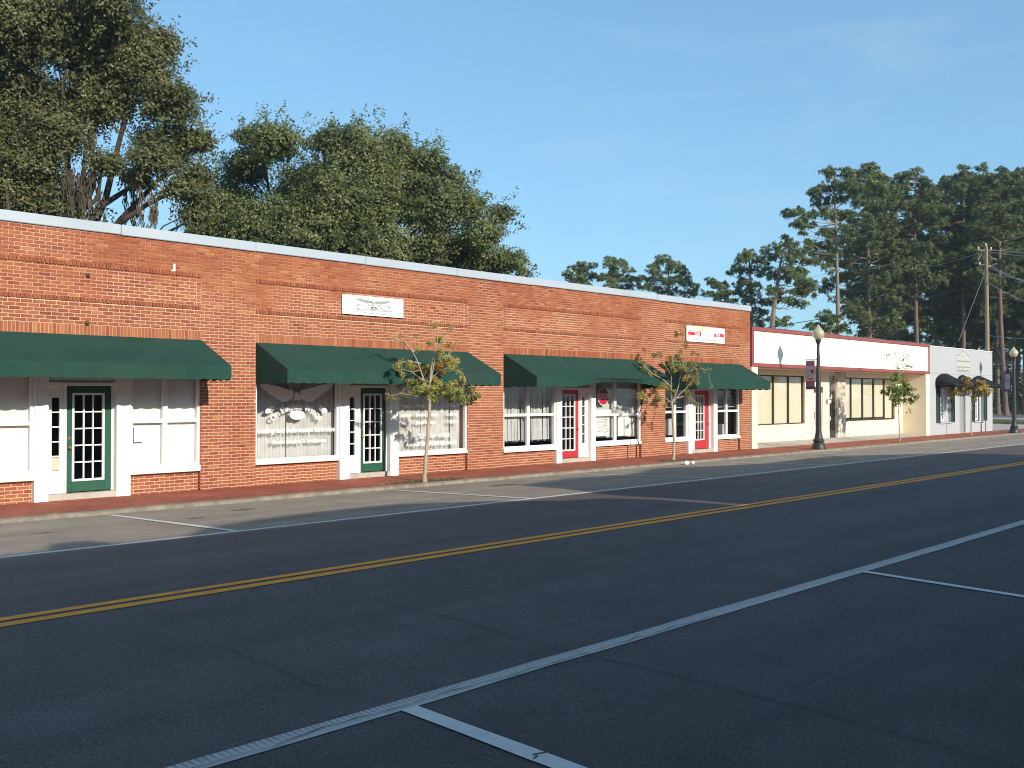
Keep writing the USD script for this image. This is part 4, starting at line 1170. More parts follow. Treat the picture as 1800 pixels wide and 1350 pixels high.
def banner(parent, style):
    y0, y1, z0, z1 = .14, .50, 2.20, 3.26
    for zz in (z1 + .03, z0 - .03):
        MB().tube([(0, .04, zz), (0, y1 + .03, zz)], .012, 8).put("banner_arm", M["dark_metal"], parent, smooth=40)
    yy = np.linspace(y0, y1, 9)
    zz = np.linspace(z0, z1, 13)

    def sheet(a, b, c, d, off, mat, name, par):
        Y, Z = np.linspace(a, b, 8), np.linspace(c, d, 10)
        for s, nm in ((-1, name), (1, name)):
            v = [(0.018 * math.sin((y - y0) / (y1 - y0) * 3.1) * math.sin((z - z0) / (z1 - z0) * 3.1) + s * off, y, z) for y in Y for z in Z]
            MB().add(v, [(i * 10 + k, i * 10 + 10 + k, i * 10 + 11 + k, i * 10 + 1 + k) for i in range(7) for k in range(9)]).put(nm, mat, par, smooth=True)
            if off == 0:
                return str(stage.GetPrimAtPath(pathof(par)).GetChildren()[-1].GetPath())
    if style == 0:
        b = sheet(y0, y1, z0, z1, 0, M["banner_grey"], "banner", parent)
        sheet(y0 + .01, y1 - .01, z0 + .30, z1 - .20, .002, M["banner_pale"], "banner_picture", b)
        sheet(y0 + .005, y1 - .005, z0 + .16, z0 + .27, .003, M["banner_red"], "banner_stripe", b)
        sheet(y0 + .005, y1 - .005, z0, z0 + .11, .003, M["banner_purple"], "banner_stripe", b)
        sheet(y0 + .02, y1 - .02, z1 - .17, z1 - .13, .003, M["banner_red"], "banner_stripe", b)
        sheet(y0 + .05, y0 + .17, z0 + .58, z0 + .72, .0045, M["banner_dark"], "banner_print", b)
        sheet(y0 + .19, y0 + .29, z0 + .66, z0 + .74, .0045, M["banner_tan"], "banner_print", b)
        sheet(y0 + .08, y0 + .25, z0 + .36, z0 + .40, .0045, M["banner_dark"], "banner_print", b)
        sheet(y0 + .12, y0 + .22, z0 + .48, z0 + .55, .0045, M["banner_tan"], "banner_print", b)
    else:
        b = sheet(y0, y1, z0, z1, 0, M["banner_purple"], "banner", parent)
        sheet(y0 + .05, y1 - .05, z0 + .12, z1 - .13, .002, M["banner_pale"], "banner_picture", b)
        sheet(y0 + .06, y1 - .06, z0 + .55, z0 + .59, .0045, M["banner_dark"], "banner_print", b)
        sheet(y0 + .10, y0 + .24, z0 + .36, z0 + .48, .0045, M["banner_tan"], "banner_print", b)


lq = thing("lamp_post", "dark lamp post with a pale globe and a purple-bordered banner, past the white building", "lamp post", (55.35, 16.62, 0.07))
for nm in ("base", "post", "lamp_globe"):
    c = stage.DefinePrim(numbered(pathof(lq) + "/" + nm))      # takes its Mesh type from the first post's part
    c.GetReferences().AddInternalReference(Sdf.Path(pathof(lp) + "/" + nm))
banner(lp, 0)
banner(lq, 1)

# ---------------------------------------------------------------- small things by the kerb
for i, (x, y, lab, s) in enumerate(((23.82, 16.02, "crumpled white scrap of litter at the kerb below the second sapling, the larger one", .075), (24.12, 16.0, "smaller crumpled white scrap of litter at the kerb, beside the larger one", .05))):
    ic = trimesh.creation.icosphere(3, s)
    v = np.array(ic.vertices)
    v *= (0.75 + .5 * meshkit.fbm(v * 22 + 7 * i, 3, i))[:, None] * np.array([1.3, 1, .85])
    c = thing("crumpled_paper", lab, "litter", (x, y, float(rz(y)) + .05))
    MB().add(v, ic.faces).put("sheet", M["sign_white"], c, smooth=25)

# ---------------------------------------------------------------- vegetation helpers
def rand_dirs(r, n):
    d = r.normal(size=(n, 3))
    return d / np.linalg.norm(d, axis=1, keepdims=True)


def cards(r, c, ln, wd, dirs=None, up=0.0, nrm=None):
    """Diamond leaves at the points c; dirs: long axes; nrm: the way the blades tend to face."""
    n = len(c)
    a = rand_dirs(r, n) if dirs is None else dirs
    nn = rand_dirs(r, n) + np.array([0, 0, up])
    if nrm is not None:
        nn = nrm + .62 * rand_dirs(r, n)
        nn /= np.linalg.norm(nn, axis=1, keepdims=True) + 1e-9
        a = a - nn * (a * nn).sum(1, keepdims=True)
        a /= np.linalg.norm(a, axis=1, keepdims=True) + 1e-9
    b = np.cross(a, nn); b /= np.linalg.norm(b, axis=1, keepdims=True) + 1e-9
    ln = (ln * r.uniform(.6, 1.25, n))[:, None]; wd = (wd * r.uniform(.7, 1.2, n))[:, None]
    bend = np.cross(a, b) * ln * .12
    v = np.stack([c - a * ln / 2, c + b * wd / 2 + bend, c + a * ln / 2, c - b * wd / 2 + bend], 1).reshape(-1, 3)
    i = np.arange(n)[:, None] * 4
    f = np.concatenate([i + np.array([[0, 1, 2]]), i + np.array([[0, 2, 3]])], 0)
    return v, f


def blob_points(r, n, squash=1.0, shell=.55):
    d = rand_dirs(r, n)
    rad = shell + (1 - shell) * r.random(n) ** .8
    rad = np.where(r.random(n) < .3, r.random(n) ** (1 / 3), rad)
    p = d * rad[:, None]
    p[:, 2] *= squash
    return p


def leafput(v, f, name, mat, parent=None, **kw):
    """One mesh of leaves, each with a tone of its own, drifting a little from clump to clump."""
    c = v.reshape(-1, 4, 3).mean(1)
    r = np.random.default_rng(len(v))
    t = np.clip(.72 * r.random(len(c)) + .9 * (meshkit.fbm(c * .9 + 3.3, 3, 17) - .5) + .14, 0, 1)
    return MB().add(v, f, np.repeat(t, 4)).put(name, mat, parent, tones=True, **kw)


LAT = np.array([Rv[0], Rv[1], 0.0])
DEP = np.array([F0[0], F0[1], 0.0])


def place(px, py, Z):
    """Ground position under the pixel column px at depth Z, and metres per pixel there."""
    X = (px - 900) * Z / FPX
    return LAT * X + DEP * Z, Z / FPX


def local(px, py, base_px, base_py, mpp, dz):
    return LAT * ((px - base_px) * mpp) + DEP * dz + np.array([0, 0, (base_py - py) * mpp])


def sapling(base, bpx, bpy, Z, trunk, branches, clumps, leaf, size, dens, label, mat_leaf, seed, rbase=.042):
    r = np.random.default_rng(seed)
    mpp = Z / FPX
    t = thing("street_sapling", label, "tree", base)
    P = [local(x, y, bpx, bpy, mpp, 0) for x, y in trunk]
    tt = np.linspace(0, 1, 18)
    seg = np.linspace(0, 1, len(P))
    pts = np.stack([np.interp(tt, seg, np.array(P)[:, k]) for k in range(3)], 1)
    pts[:, :2] += r.normal(0, .006, (18, 2))
    rad = np.interp(tt, [0, .05, .2, 1], [rbase * 1.7, rbase * 1.15, rbase, rbase * .72])
    MB().tube(pts, rad, 9).put("trunk", M["pale_bark"], t, smooth=True)
    mb = MB()
    tips = []
    for br in branches:
        dzs = np.linspace(0, r.uniform(-.35, .35), len(br))
        B = np.array([local(x, y, bpx, bpy, mpp, d) for (x, y), d in zip(br, dzs)])
        u = np.linspace(0, 1, 9)
        s = np.linspace(0, 1, len(B))
        q = np.stack([np.interp(u, s, B[:, k]) for k in range(3)], 1) + r.normal(0, .008, (9, 3)) * u[:, None]
        mb.tube(q, np.linspace(rbase * .5, .005, 9), 6)
        tips.append(q)
    allp = np.vstack(tips)
    C, D_ = [], []
    for cl in clumps:
        x, y, rr = cl[:3]
        w = cl[3] if len(cl) > 3 else 1.0
        R = rr * mpp * 1.12
        c0 = local(x, y, bpx, bpy, mpp, r.normal(0, .16 + .5 * R))
        near = allp[np.argmin(np.linalg.norm(allp - c0, axis=1))]
        ntw = max(2, int(round(5 * w * R / .25)))
        for _ in range(ntw):
            e = c0 + blob_points(r, 1, .8)[0] * R
            mid = (near + e) / 2 + r.normal(0, .02, 3) + np.array([0, 0, .02])
            q = np.array([near, mid, e])
            mb.tube(q, [.006, .0045, .002], 4, cap=False)
            k = max(4, int(1.9 * dens * w * (R / .25) ** 1.4 * r.uniform(.7, 1.3) / ntw * 5))
            s = r.uniform(.25, 1.0, k)[:, None]
            base_ = mid + (e - mid) * s
            d = (e - near); d /= np.linalg.norm(d) + 1e-9
            dd = d * .6 + rand_dirs(r, k) * .9 + np.array([0, 0, -.1])
            dd /= np.linalg.norm(dd, axis=1, keepdims=True)
            C.append(base_ + dd * size * .5 + r.normal(0, .03, (k, 3))); D_.append(dd)
    mb.put("branches", M["pale_bark"], t, smooth=True)
    C = np.vstack(C)
    ctr = C.mean(0)
    nr = C - ctr; nr /= np.linalg.norm(nr, axis=1, keepdims=True) + 1e-6
    v, f = cards(r, C, size, size * .46, np.vstack(D_), nrm=nr * .5 + np.array([0, 0, .45]) + 0.45 * rand_dirs(r, len(C)))
    leafput(v, f, "leaves", mat_leaf, t)
    return t


s1 = [(712,648,22),(735,640,22),(705,690,16,.7),(728,688,24),(750,668,26),(775,640,26,1.2),(772,608,18),(785,625,18),(790,600,12,.8),(770,577,9,.5),(795,580,8,.4),(760,690,26,1.2),(785,690,24),(808,685,24,1.2),(825,695,18,1.1),(815,705,14,.8),(740,700,16,.6),(757,705,16,.7),(800,660,16,.5),(820,672,14,.6),(706,590,6,.3),(692,597,5,.2),(680,585,5,.3),(712,600,6,.3),(730,595,5,.2),(735,620,10,.4),(690,650,14,.7),(690,697,10,.4),(806,634,8,.2),(803,645,6,.15)]
sapling((14.30, 16.62, .074), 748, 848, 21.83, [(748, 848), (749, 815), (752, 780), (756, 730), (757, 700), (756, 685)],
        [[(756, 685), (759, 650), (765, 620), (783, 592), (796, 578)], [(756, 685), (748, 672), (737, 640), (728, 620), (722, 611)], [(758, 672), (764, 640), (772, 610), (770, 578)], [(748, 672), (725, 655), (700, 648)],
         [(758, 668), (775, 652), (798, 645)], [(757, 698), (785, 692), (808, 690), (826, 697)], [(756, 698), (735, 697), (712, 692)], [(740, 640), (720, 635), (705, 640)], [(728, 620), (712, 602), (695, 596), (682, 586)], [(760, 640), (785, 625), (803, 634)]],
        s1, "leaf", .064, 46, "largest street sapling with orange-tinged leaves before the second awning", M["sap_leaf"], 21, .043)
s2 = [(1125,640,10,.6),(1135,650,12,.8),(1145,660,12,.9),(1150,672,10,.7),(1155,620,12,.6),(1170,640,12,.9),(1180,635,12,.9),(1190,625,10,.8),(1190,650,16,1.1),(1205,655,16,1.1),(1215,670,14),(1225,668,10,.7),(1200,640,12,.9),(1220,640,10,.5),(1240,650,7,.3),(1180,587,9,.5),(1190,582,8,.4),(1200,570,5,.2),(1150,622,7,.4),(1200,615,9,.6),(1222,618,8,.4),(1125,695,11,.8),(1118,698,7,.4),(1140,690,11,.7),(1155,700,11,.7),(1158,715,7,.4),(1200,690,11,.6),(1210,700,7,.35),(1223,708,8,.4),(1250,682,4,.2),(1160,685,12,.8),(1175,690,10,.6)]
sapling((24.42, 16.90, .078), 1180, 808, 29.3, [(1180, 808), (1181, 790), (1181, 770), (1179, 735), (1178, 708)],
        [[(1178, 708), (1176, 680), (1177, 655), (1180, 620), (1183, 590)], [(1178, 708), (1192, 692), (1205, 680), (1216, 668)], [(1180, 705), (1190, 680), (1196, 650), (1212, 625)], [(1178, 708), (1165, 698), (1140, 692), (1122, 696)],
         [(1177, 680), (1160, 665), (1140, 655), (1124, 640)], [(1177, 660), (1165, 640), (1152, 622)], [(1184, 700), (1205, 695), (1222, 707)], [(1205, 655), (1225, 645), (1240, 650)], [(1178, 640), (1190, 610), (1200, 575)]],
        s2, "leaf", .068, 36, "thin-leaved street sapling with a forked trunk between the third and fourth awnings", M["sap_leaf"], 22, .042)
s3 = [(1563,690,8),(1570,680,10),(1575,665,9),(1582,660,9),(1583,690,12),(1595,690,12),(1600,680,11),(1606,690,9),(1612,698,5),(1590,702,10),(1600,707,9),(1573,700,9),(1576,710,5),(1583,675,12),(1592,670,10),(1605,722,3,.15),(1613,684,3,.2),(1585,645,4,.3),(1594,645,5,.4),(1598,630,5,.3),(1588,633,3,.2),(1564,624,2,.15),(1575,620,2,.15),(1590,622,3,.15),(1602,626,3,.2),(1607,644,4,.3),(1610,644,3,.2)]
sapling((40.5, 16.62, .074), 1586, 778, 40.6, [(1586, 778), (1586, 765), (1585, 740), (1584.5, 706)],
        [[(1584.5, 706), (1583, 680), (1588, 655), (1597, 630)], [(1584.5, 706), (1575, 695), (1564, 690)], [(1585, 702), (1598, 692), (1610, 695)], [(1584, 690), (1574, 670)], [(1586, 660), (1580, 640), (1575, 622)], [(1590, 655), (1605, 645)], [(1584.5, 706), (1595, 712), (1604, 721)]],
        s3, "leaf", .12, 17, "slender green street sapling before the right end of the cream building", M["sap_leaf_green"], 23, .03)
s4 = [(1672,685,6,.5),(1668,697,5,.4),(1680,693,7,.6),(1690,685,9,.9),(1695,675,9,.9),(1697,665,7,.7),(1700,690,8,.8),(1710,685,9),(1716,675,9),(1722,670,6,.6),(1720,685,9),(1728,683,6,.6),(1715,695,8,.8),(1705,700,6,.5),(1735,690,6,.5),(1742,687,4,.3),(1738,680,4,.3),(1706,675,8,.8)]
sapling((50.4, 17.12, .08), 1704, 765, 48.1, [(1704, 765), (1704.5, 740), (1705, 698)],
        [[(1705, 698), (1700, 685), (1696, 668)], [(1705, 698), (1714, 685), (1720, 672)], [(1705, 698), (1690, 692), (1672, 688)], [(1705, 697), (1722, 690), (1740, 686)]],
        s4, "leaf", .13, 20, "browning street sapling in front of the white end building", M["sap_leaf_brown"], 24, .034)
for i, (x, y, a, b) in enumerate(((14.6, 16.86, 1.1, .30), (24.5, 16.86, .9, .28), (40.5, 16.8, .5, .2))):
    n = 26
    r_ = np.random.default_rng(60 + i)
    ring = [(x + a * math.cos(t) * r_.uniform(.8, 1.1), y + b * math.sin(t) * r_.uniform(.8, 1.1)) for t in np.linspace(0, 2 * math.pi, n, endpoint=False)]
    zf_ = lambda q: .068 + .020 * (q - 16.525) / 1.835 + .006
    V = [(x, y, zf_(y) + .012)] + [(p, max(q, 16.53), zf_(max(q, 16.53))) for p, q in ring]
    MB().add(V, [(0, 1 + k, 1 + (k + 1) % n) for k in range(n)]).put("soil_patch", M["soil"], kind="structure")
    pts = np.stack([x + a * 1.5 * r_.normal(0, .5, 110), y + b * r_.normal(0, .5, 110), np.zeros(110)], 1)
    pts = pts[(pts[:, 1] > 16.4) & (pts[:, 1] < 18.2)]
    pts[:, 2] = .068 + .020 * np.clip(pts[:, 1] - 16.525, -.1, 9) / 1.835 + .02
    d = rand_dirs(r_, len(pts)); d[:, 2] *= .1; d /= np.linalg.norm(d, axis=1, keepdims=True)
    v, f = cards(r_, pts, .07, .035, d, up=4)
    leafput(v, f, "fallen_leaves", M["sap_leaf_brown"], kind="stuff", label="fallen leaves scattered round the foot of a street sapling", cat="leaves")


def oak(base, bpx, Z, blobs, trunk, label, leafmat, seed, n_clump, per, leaf, hang=None, depth=1.0, cr=.85):
    """Broad evergreen oak: limbs run out to leaf clumps set on overlapping round masses (px, py, r px)."""
    r = np.random.default_rng(seed)
    mpp = Z / FPX
    t = thing("live_oak", label, "tree", base)
    bpy = 697 + 2.0 / mpp
    mb = MB()
    H = trunk[1]
    mb.tube([(0, 0, 0), (.1, 0, H * .5), (0, .15, H)], [trunk[0] * 1.4, trunk[0], trunk[0] * .85], 12)
    vol = np.array([b[2] ** 2 for b in blobs], float); vol /= vol.sum()
    cen = []
    for b in blobs:
        cen.append((local(b[0], b[1], bpx, bpy, mpp, r.normal(0, 1) * b[2] * mpp * .8 * depth + (b[3] if len(b) > 3 else 0)), b[2] * mpp))
    for c, R in cen[::2]:
        a = np.array([0, .1, H * r.uniform(.75, 1.0)])
        q = np.array([a, a + (c - a) * .4 + r.normal(0, .3, 3) + [0, 0, .4], a + (c - a) * .75 + r.normal(0, .3, 3), c + r.normal(0, .2, 3)])
        u = np.linspace(0, 1, 10); s = np.linspace(0, 1, 4)
        q = np.stack([np.interp(u, s, q[:, k]) for k in range(3)], 1)
        mb.tube(q, np.linspace(trunk[0] * .34, .025, 10), 7)
        for _ in range(3):
            e = c + blob_points(r, 1, .8)[0] * R * .8
            k = r.integers(5, 10)
            mb.tube([q[k], (q[k] + e) / 2 + r.normal(0, .15, 3), e], [.05, .03, .012], 5, cap=False)
    mb.put("trunk", M["bark"], t, smooth=True)
    C, D_ = [], []
    idx = r.choice(len(blobs), n_clump, p=vol)
    for i in idx:
        c, R = cen[i]
        off = blob_points(r, 1, .85, .45)[0]
        if off @ DEP > 0 and r.random() < .4:
            off = off - 2 * (off @ DEP) * DEP
        o = c + off * max(R - .62 * cr, .35 * R)
        k = int(per * r.uniform(.5, 1.3))
        rr = cr * r.uniform(.55, 1.15)
        p = blob_points(r, k, .62, .3) * rr
        C.append(o + p)
        nd = (o - c) / (np.linalg.norm(o - c) + 1e-6) * .55 + p / rr * .5 + np.array([0, 0, .35])
        D_.append(nd)
        # a sprig or two standing out of the clump
        if r.random() < .55:
            d = (o - c) / (np.linalg.norm(o - c) + 1e-6) + r.normal(0, .35, 3) + [0, 0, .35]
            d /= np.linalg.norm(d)
            s = r.uniform(.2, 1.0, 16)[:, None]
            C.append(o + d * rr * (0.6 + 1.0 * s) + r.normal(0, .09, (16, 3)))
            D_.append(np.tile(nd.mean(0), (16, 1)))
    C = np.vstack(C)
    v, f = cards(r, C, leaf, leaf * .55, nrm=np.vstack(D_))
    leafput(v, f, "crown", leafmat, t)
    if hang:
        C, Dd = [], []
        for x, y, ln, wid, n in hang:
            o = local(x, y, bpx, bpy, mpp, r.normal(0, 1.0))
            for _ in range(n):
                q = o + np.array([*(LAT[:2] * r.normal(0, wid * mpp)), 0]) + DEP * r.normal(0, .5)
                k = 26
                s = np.sort(r.random(k))
                C.append(q + np.stack([r.normal(0, .05, k), r.normal(0, .05, k), -s * ln * mpp * r.uniform(.6, 1.1)], 1))
                d = rand_dirs(r, k) * .25 + np.array([0, 0, -1.0]); Dd.append(d / np.linalg.norm(d, axis=1, keepdims=True))
        v, f = cards(r, np.vstack(C), .34, .05, np.vstack(Dd))
        leafput(v, f, "hanging_moss", M["moss"], t)
    return t


Z = 38.0
p0, mpp = place(95, 0, Z)
A = [(60,40,120),(-40,60,140),(180,60,105),(-120,200,130),(150,150,90),(245,110,72),(268,62,45),(285,180,60),(262,240,65),(320,165,32),(330,228,34),(338,300,36),(320,330,42),(345,345,34),(340,372,30),(290,290,45),(40,190,110),(-20,260,90),(60,290,70),(110,240,60),(20,330,60),(110,345,42),(60,355,40),(130,372,28),(140,30,90),(220,20,70),(200,290,40),(240,310,30),(170,372,18),(-60,340,80)]
oak(tuple(p0 + [0, 0, -.1]), 95, Z, A, (.55, 7.0), "huge dark oak hung with moss at the left picture edge", M["oak_leaf_2"], 31, 2500, 84, .165,
    hang=[(40,320,80,22,16),(90,330,60,16,12),(145,310,80,10,12),(20,340,60,18,10),(175,310,85,4,8),(215,320,90,2.5,8),(282,345,60,2.5,7),(130,335,50,12,8),(5,320,80,14,10)], cr=.80)
Z = 46.0
p0, mpp = place(620, 0, Z)
B = [(420,270,52),(400,340,70),(380,380,55),(345,388,28),(440,230,24),(500,255,52),(520,300,75),(555,235,32),(595,250,42),(640,262,62),(620,330,95),(690,240,40),(720,262,42),(700,320,85),(755,275,38),(790,300,38),(770,350,75),(830,345,40),(850,400,52),(882,365,26),(875,440,38),(905,445,28),(918,468,16),(560,400,90),(470,400,80),(660,420,95),(760,430,85),(830,450,60),(600,440,80),(500,440,70),(700,460,70)]
oak(tuple(p0 + [0, 0, -.1]), 620, Z, [(x_, y_ + 9, r_px) for x_, y_, r_px in B], (.5, 5.0), "wide dense green oak rising behind the middle of the brick row", M["oak_leaf"], 32, 2300, 84, .175, cr=.80)


def pine_clumps(r, c, R, n, needle=.42):
    """Flattened tufts of needles round the points c (k, 3) with radii R."""
    P, Dd, Nn = [], [], []
    for o, rr in zip(c, R):
        k = max(32, int(1.7 * n * (rr / .8) ** 1.7 * r.uniform(.8, 1.2)))
        sub = o + blob_points(r, max(3, k // 16), .55, .35) * rr
        for s in sub:
            d = rand_dirs(r, 16) + np.array([0, 0, .55])
            d /= np.linalg.norm(d, axis=1, keepdims=True)
            P.append(s + d * needle * .45); Dd.append(d)
            Nn.append(np.tile((s - o) / rr * .8 + np.array([0, 0, .35]), (16, 1)))
    return cards(r, np.vstack(P), needle, .095, np.vstack(Dd), nrm=np.vstack(Nn))


def pine_px(bpx, Z, clumps, trunk_px, label, seed, top_r=.10, base_r=.24, n=150, limb=True):
    """A pine whose needle masses are given as (px, py, r px) at depth Z."""
    r = np.random.default_rng(seed)
    p0, mpp = place(bpx, 0, Z)
    bpy = 697 + 2.05 / mpp
    t = thing("pine_tree", label, "tree", tuple(p0 + [0, 0, -.05]))
    P = np.array([local(x, y, bpx, bpy, mpp, 0) for x, y in [(bpx, bpy)] + trunk_px])
    u = np.linspace(0, 1, 16); s = np.linspace(0, 1, len(P))
    q = np.stack([np.interp(u, s, P[:, k]) for k in range(3)], 1)
    mb = MB().tube(q, np.linspace(base_r, top_r * .6, 16), 9)
    C = np.array([local(c[0], c[1], bpx, bpy, mpp, r.normal(0, 1.1)) for c in clumps])
    R = np.array([c[2] for c in clumps]) * mpp * 1.45
    for c, rr in zip(C, R):
        j = np.argmin(np.abs(q[:, 2] - (c[2] - .5)))
        a = q[max(0, j)]
        m = (a + c) / 2 + np.array([0, 0, -.25]) + r.normal(0, .15, 3)
        mb.tube([a, m, c], [.05, .035, .015], 5, cap=False)
    mb.put("trunk", M["grey_bark"], t, smooth=True)
    v, f = pine_clumps(r, C, R, n)
    leafput(v, f, "crown", M["needle"], t)
    return t


lone = [(1448,306,10),(1465,302,12),(1490,303,12),(1500,310,9),(1515,322,10),(1440,332,13),(1460,325,14),(1480,330,15),(1500,335,14),(1520,330,8),(1430,335,9),(1450,350,13),(1470,350,14),(1495,345,11),(1510,360,12),(1398,368,12),(1410,368,10),(1395,378,8),(1420,380,12),(1400,395,9),(1412,398,10),(1430,390,11),(1445,375,13),(1465,375,14),(1480,378,12),(1500,375,10),(1520,385,12),(1508,390,9),(1395,412,7),(1412,412,7),(1455,410,13),(1470,412,13),(1485,405,11),(1498,412,9),(1448,428,11),(1465,430,13),(1480,425,12),(1425,425,8),(1415,430,7),(1410,445,10),(1425,445,9),(1478,443,11),(1462,445,10),(1450,445,8),(1430,462,6),(1452,467,8),(1460,478,5)]
pine_px(1474, 95, lone, [(1474, 600), (1473, 500), (1471, 420), (1469, 340), (1470, 300)], "tall lone pine with a bare trunk, left of the dense pine stand", 41)
mid = [(1370,435,12),(1385,432,12),(1350,440,9),(1360,450,10),(1375,455,14),(1390,450,14),(1405,455,12),(1415,462,10),(1430,462,9),(1380,475,15),(1400,475,14),(1415,478,10),(1350,470,10),(1345,480,8),(1365,485,12),(1390,492,14),(1410,495,13),(1420,500,10),(1432,505,8),(1425,515,10),(1410,515,12),(1395,512,12),(1375,512,11),(1360,510,11),(1350,515,8),(1385,530,9),(1400,532,9),(1415,535,8),(1370,525,8),(1355,528,6),(1370,560,9),(1380,563,7)]
pine_px(1356, 92, mid, [(1357, 580), (1361, 540), (1367, 500), (1373, 460), (1378, 436)], "broad pine with a slanting trunk beside the tall lone pine", 42, base_r=.3)
m2 = [(1318,445,10),(1312,452,10),(1322,458,11),(1335,462,9),(1290,465,8),(1300,470,9),(1282,480,6),(1310,475,10),(1325,475,10),(1315,490,12),(1305,500,11),(1325,505,11),(1300,515,10),(1320,520,12),(1310,530,10),(1335,530,8),(1345,535,8),(1330,545,9),(1340,550,8),(1330,565,10),(1345,570,8),(1360,572,8),(1375,573,7),(1335,578,8)]
pine_px(1322, 96, m2, [(1322, 580), (1320, 520), (1318, 450)], "ragged pine just right of the brick row's far corner", 43)
m3 = [(1255,495,7),(1250,492,6),(1265,505,9),(1275,500,9),(1245,515,6),(1255,518,8),(1270,520,10),(1285,515,10),(1290,530,9),(1260,527,6),(1275,535,9),(1300,540,8),(1285,545,8)]
pine_px(1278, 102, m3, [(1278, 580), (1276, 540), (1274, 500)], "small dark pine behind the last stretch of the brick parapet", 44)
m4 = [(1445,560,9),(1455,565,11),(1465,560,10),(1475,560,10),(1480,575,8),(1465,580,10),(1450,585,9),(1430,572,8),(1420,580,8),(1455,550,7),(1440,575,9)]
pine_px(1462, 84, m4, [(1462, 620), (1460, 585), (1458, 552)], "low bushy pine at the foot of the tall lone pine", 45)
m5 = [(1000,485,8),(1010,470,8),(1020,465,8),(1030,472,8),(1040,470,7),(995,482,5),(1005,490,8),(1020,488,9),(1035,485,9),(1045,483,7),(1030,495,8),(1015,478,8),(1010,500,9),(1030,508,9)]
pine_px(1020, 112, m5, [(1020, 560), (1020, 500), (1021, 466)], "leftmost of the three round-topped pines above the parapet", 46)
m6 = [(1070,460,8),(1080,458,8),(1090,465,8),(1065,470,8),(1078,472,10),(1098,470,6),(1105,478,8),(1085,482,11),(1065,485,10),(1055,490,9),(1075,495,10),(1095,490,10),(1110,490,9),(1120,490,8),(1110,500,9),(1125,505,7),(1090,505,10),(1070,508,9)]
pine_px(1080, 112, m6, [(1080, 570), (1079, 500), (1079, 460)], "middle of the three round-topped pines above the parapet", 47)
m7 = [(1165,455,9),(1160,462,9),(1175,460,9),(1190,463,9),(1148,468,7),(1145,480,9),(1160,478,11),(1180,475,12),(1200,470,9),(1208,480,8),(1210,490,7),(1150,492,10),(1170,495,12),(1190,492,12),(1205,500,9),(1225,500,7),(1228,508,7),(1185,510,11),(1165,510,10),(1145,505,9),(1205,515,9),(1220,517,7),(1130,490,8),(1140,508,9),(1175,525,10),(1200,528,9)]
pine_px(1178, 110, m7, [(1178, 570), (1177, 510), (1174, 458)], "largest and rightmost of the three round-topped pines above the parapet", 48)

# pines of the stand at the right: a few kinds, repeated
protos = []
for k in range(4):
    r = np.random.default_rng(70 + k)
    H, cb0 = 27.0, (9.0, 11.0, 7.0, 13.0)[k]
    holder = UsdGeom.Xform.Define(stage, f"/World/Looks/pine_kind_{k}")
    stage.GetPrimAtPath(f"/World/Looks/pine_kind_{k}").SetSpecifier(Sdf.SpecifierClass)
    bend = r.normal(0, .45, 2)
    zz = np.linspace(0, H - .6, 18)
    q = np.stack([bend[0] * np.sin(zz / H * 2.6), bend[1] * np.sin(zz / H * 2.2), zz], 1)
    mb = MB().tube(q, np.interp(zz, [0, .8, H * .6, H], [.34, .25, .19, .05]), 9)
    C, R = [], []
    z = cb0
    while z < H:
        f_ = (z - cb0) / (H - cb0)
        ln = (1.2 + 2.9 * math.sin(math.pi * min(1, .22 + .72 * f_)) ** 1.1) * r.uniform(.65, 1.2)
        for _ in range(r.integers(2, 5)):
            a = r.uniform(0, 2 * math.pi)
            o = np.array([np.interp(z, zz, q[:, 0]), np.interp(z, zz, q[:, 1]), z])
            e = o + np.array([math.cos(a) * ln, math.sin(a) * ln, ln * r.uniform(.0, .4)])
            m = (o + e) / 2 + np.array([0, 0, -.15])
            mb.tube([o, m, e], [.07, .045, .018], 5, cap=False)
            for s in (r.uniform(.5, .75), 1.0):
                C.append(o + (e - o) * s + r.normal(0, .3, 3)); R.append(r.uniform(.6, 1.15) * (.8 + .3 * (1 - f_)))
        z += r.uniform(.45, .85)
    C.append(np.array([q[-1, 0], q[-1, 1], H])); R.append(.8)
    mb.put("trunk", M["pine_bark"], f"/World/Looks/pine_kind_{k}", smooth=True)
    v, f = pine_clumps(r, np.array(C), np.array(R), 120)
    leafput(v, f, "crown", M["needle"], f"/World/Looks/pine_kind_{k}")
    protos.append(f"/World/Looks/pine_kind_{k}")

stand = [(1533, 104, 1.0, 0), (1556, 117, 1.03, 1), (1583, 112, .98, 2), (1617, 106, .99, 3), (1648, 115, 1.0, 0), (1672, 121, 1.08, 1), (1694, 110, 1.04, 3), (1716, 119, 1.06, 2), (1738, 124, 1.07, 0),
         (1754, 111, .98, 1), (1769, 103, .97, 3), (1786, 118, 1.05, 2), (1801, 112, 1.04, 1), (1824, 116, 1.03, 0), (1850, 109, 1.0, 2), (1885, 114, 1.0, 3), (1920, 110, 1.0, 1)]
special = {0: "pine with a reddish leaning trunk at the left end of the dense stand", 3: "pine with a straight grey trunk rising behind the joint of cream and white buildings",
           10: "pine with a thick pinkish trunk between the white building and the second lamp post"}
for i, (px, Zp, sc, k) in enumerate(stand):
    p0, _ = place(px, 0, Zp)
    lab = special.get(i, "tall pine crowding the dense stand behind the white end building")
    copy_of(protos[k], "pine_tree", lab, "tree", tuple(p0 + [0, 0, -.1]), float(rng.uniform(0, 360)), None if i in special else "pines of the dense stand at the right", sc)
r = np.random.default_rng(99)
P, S, Q, I = [], [], [], []
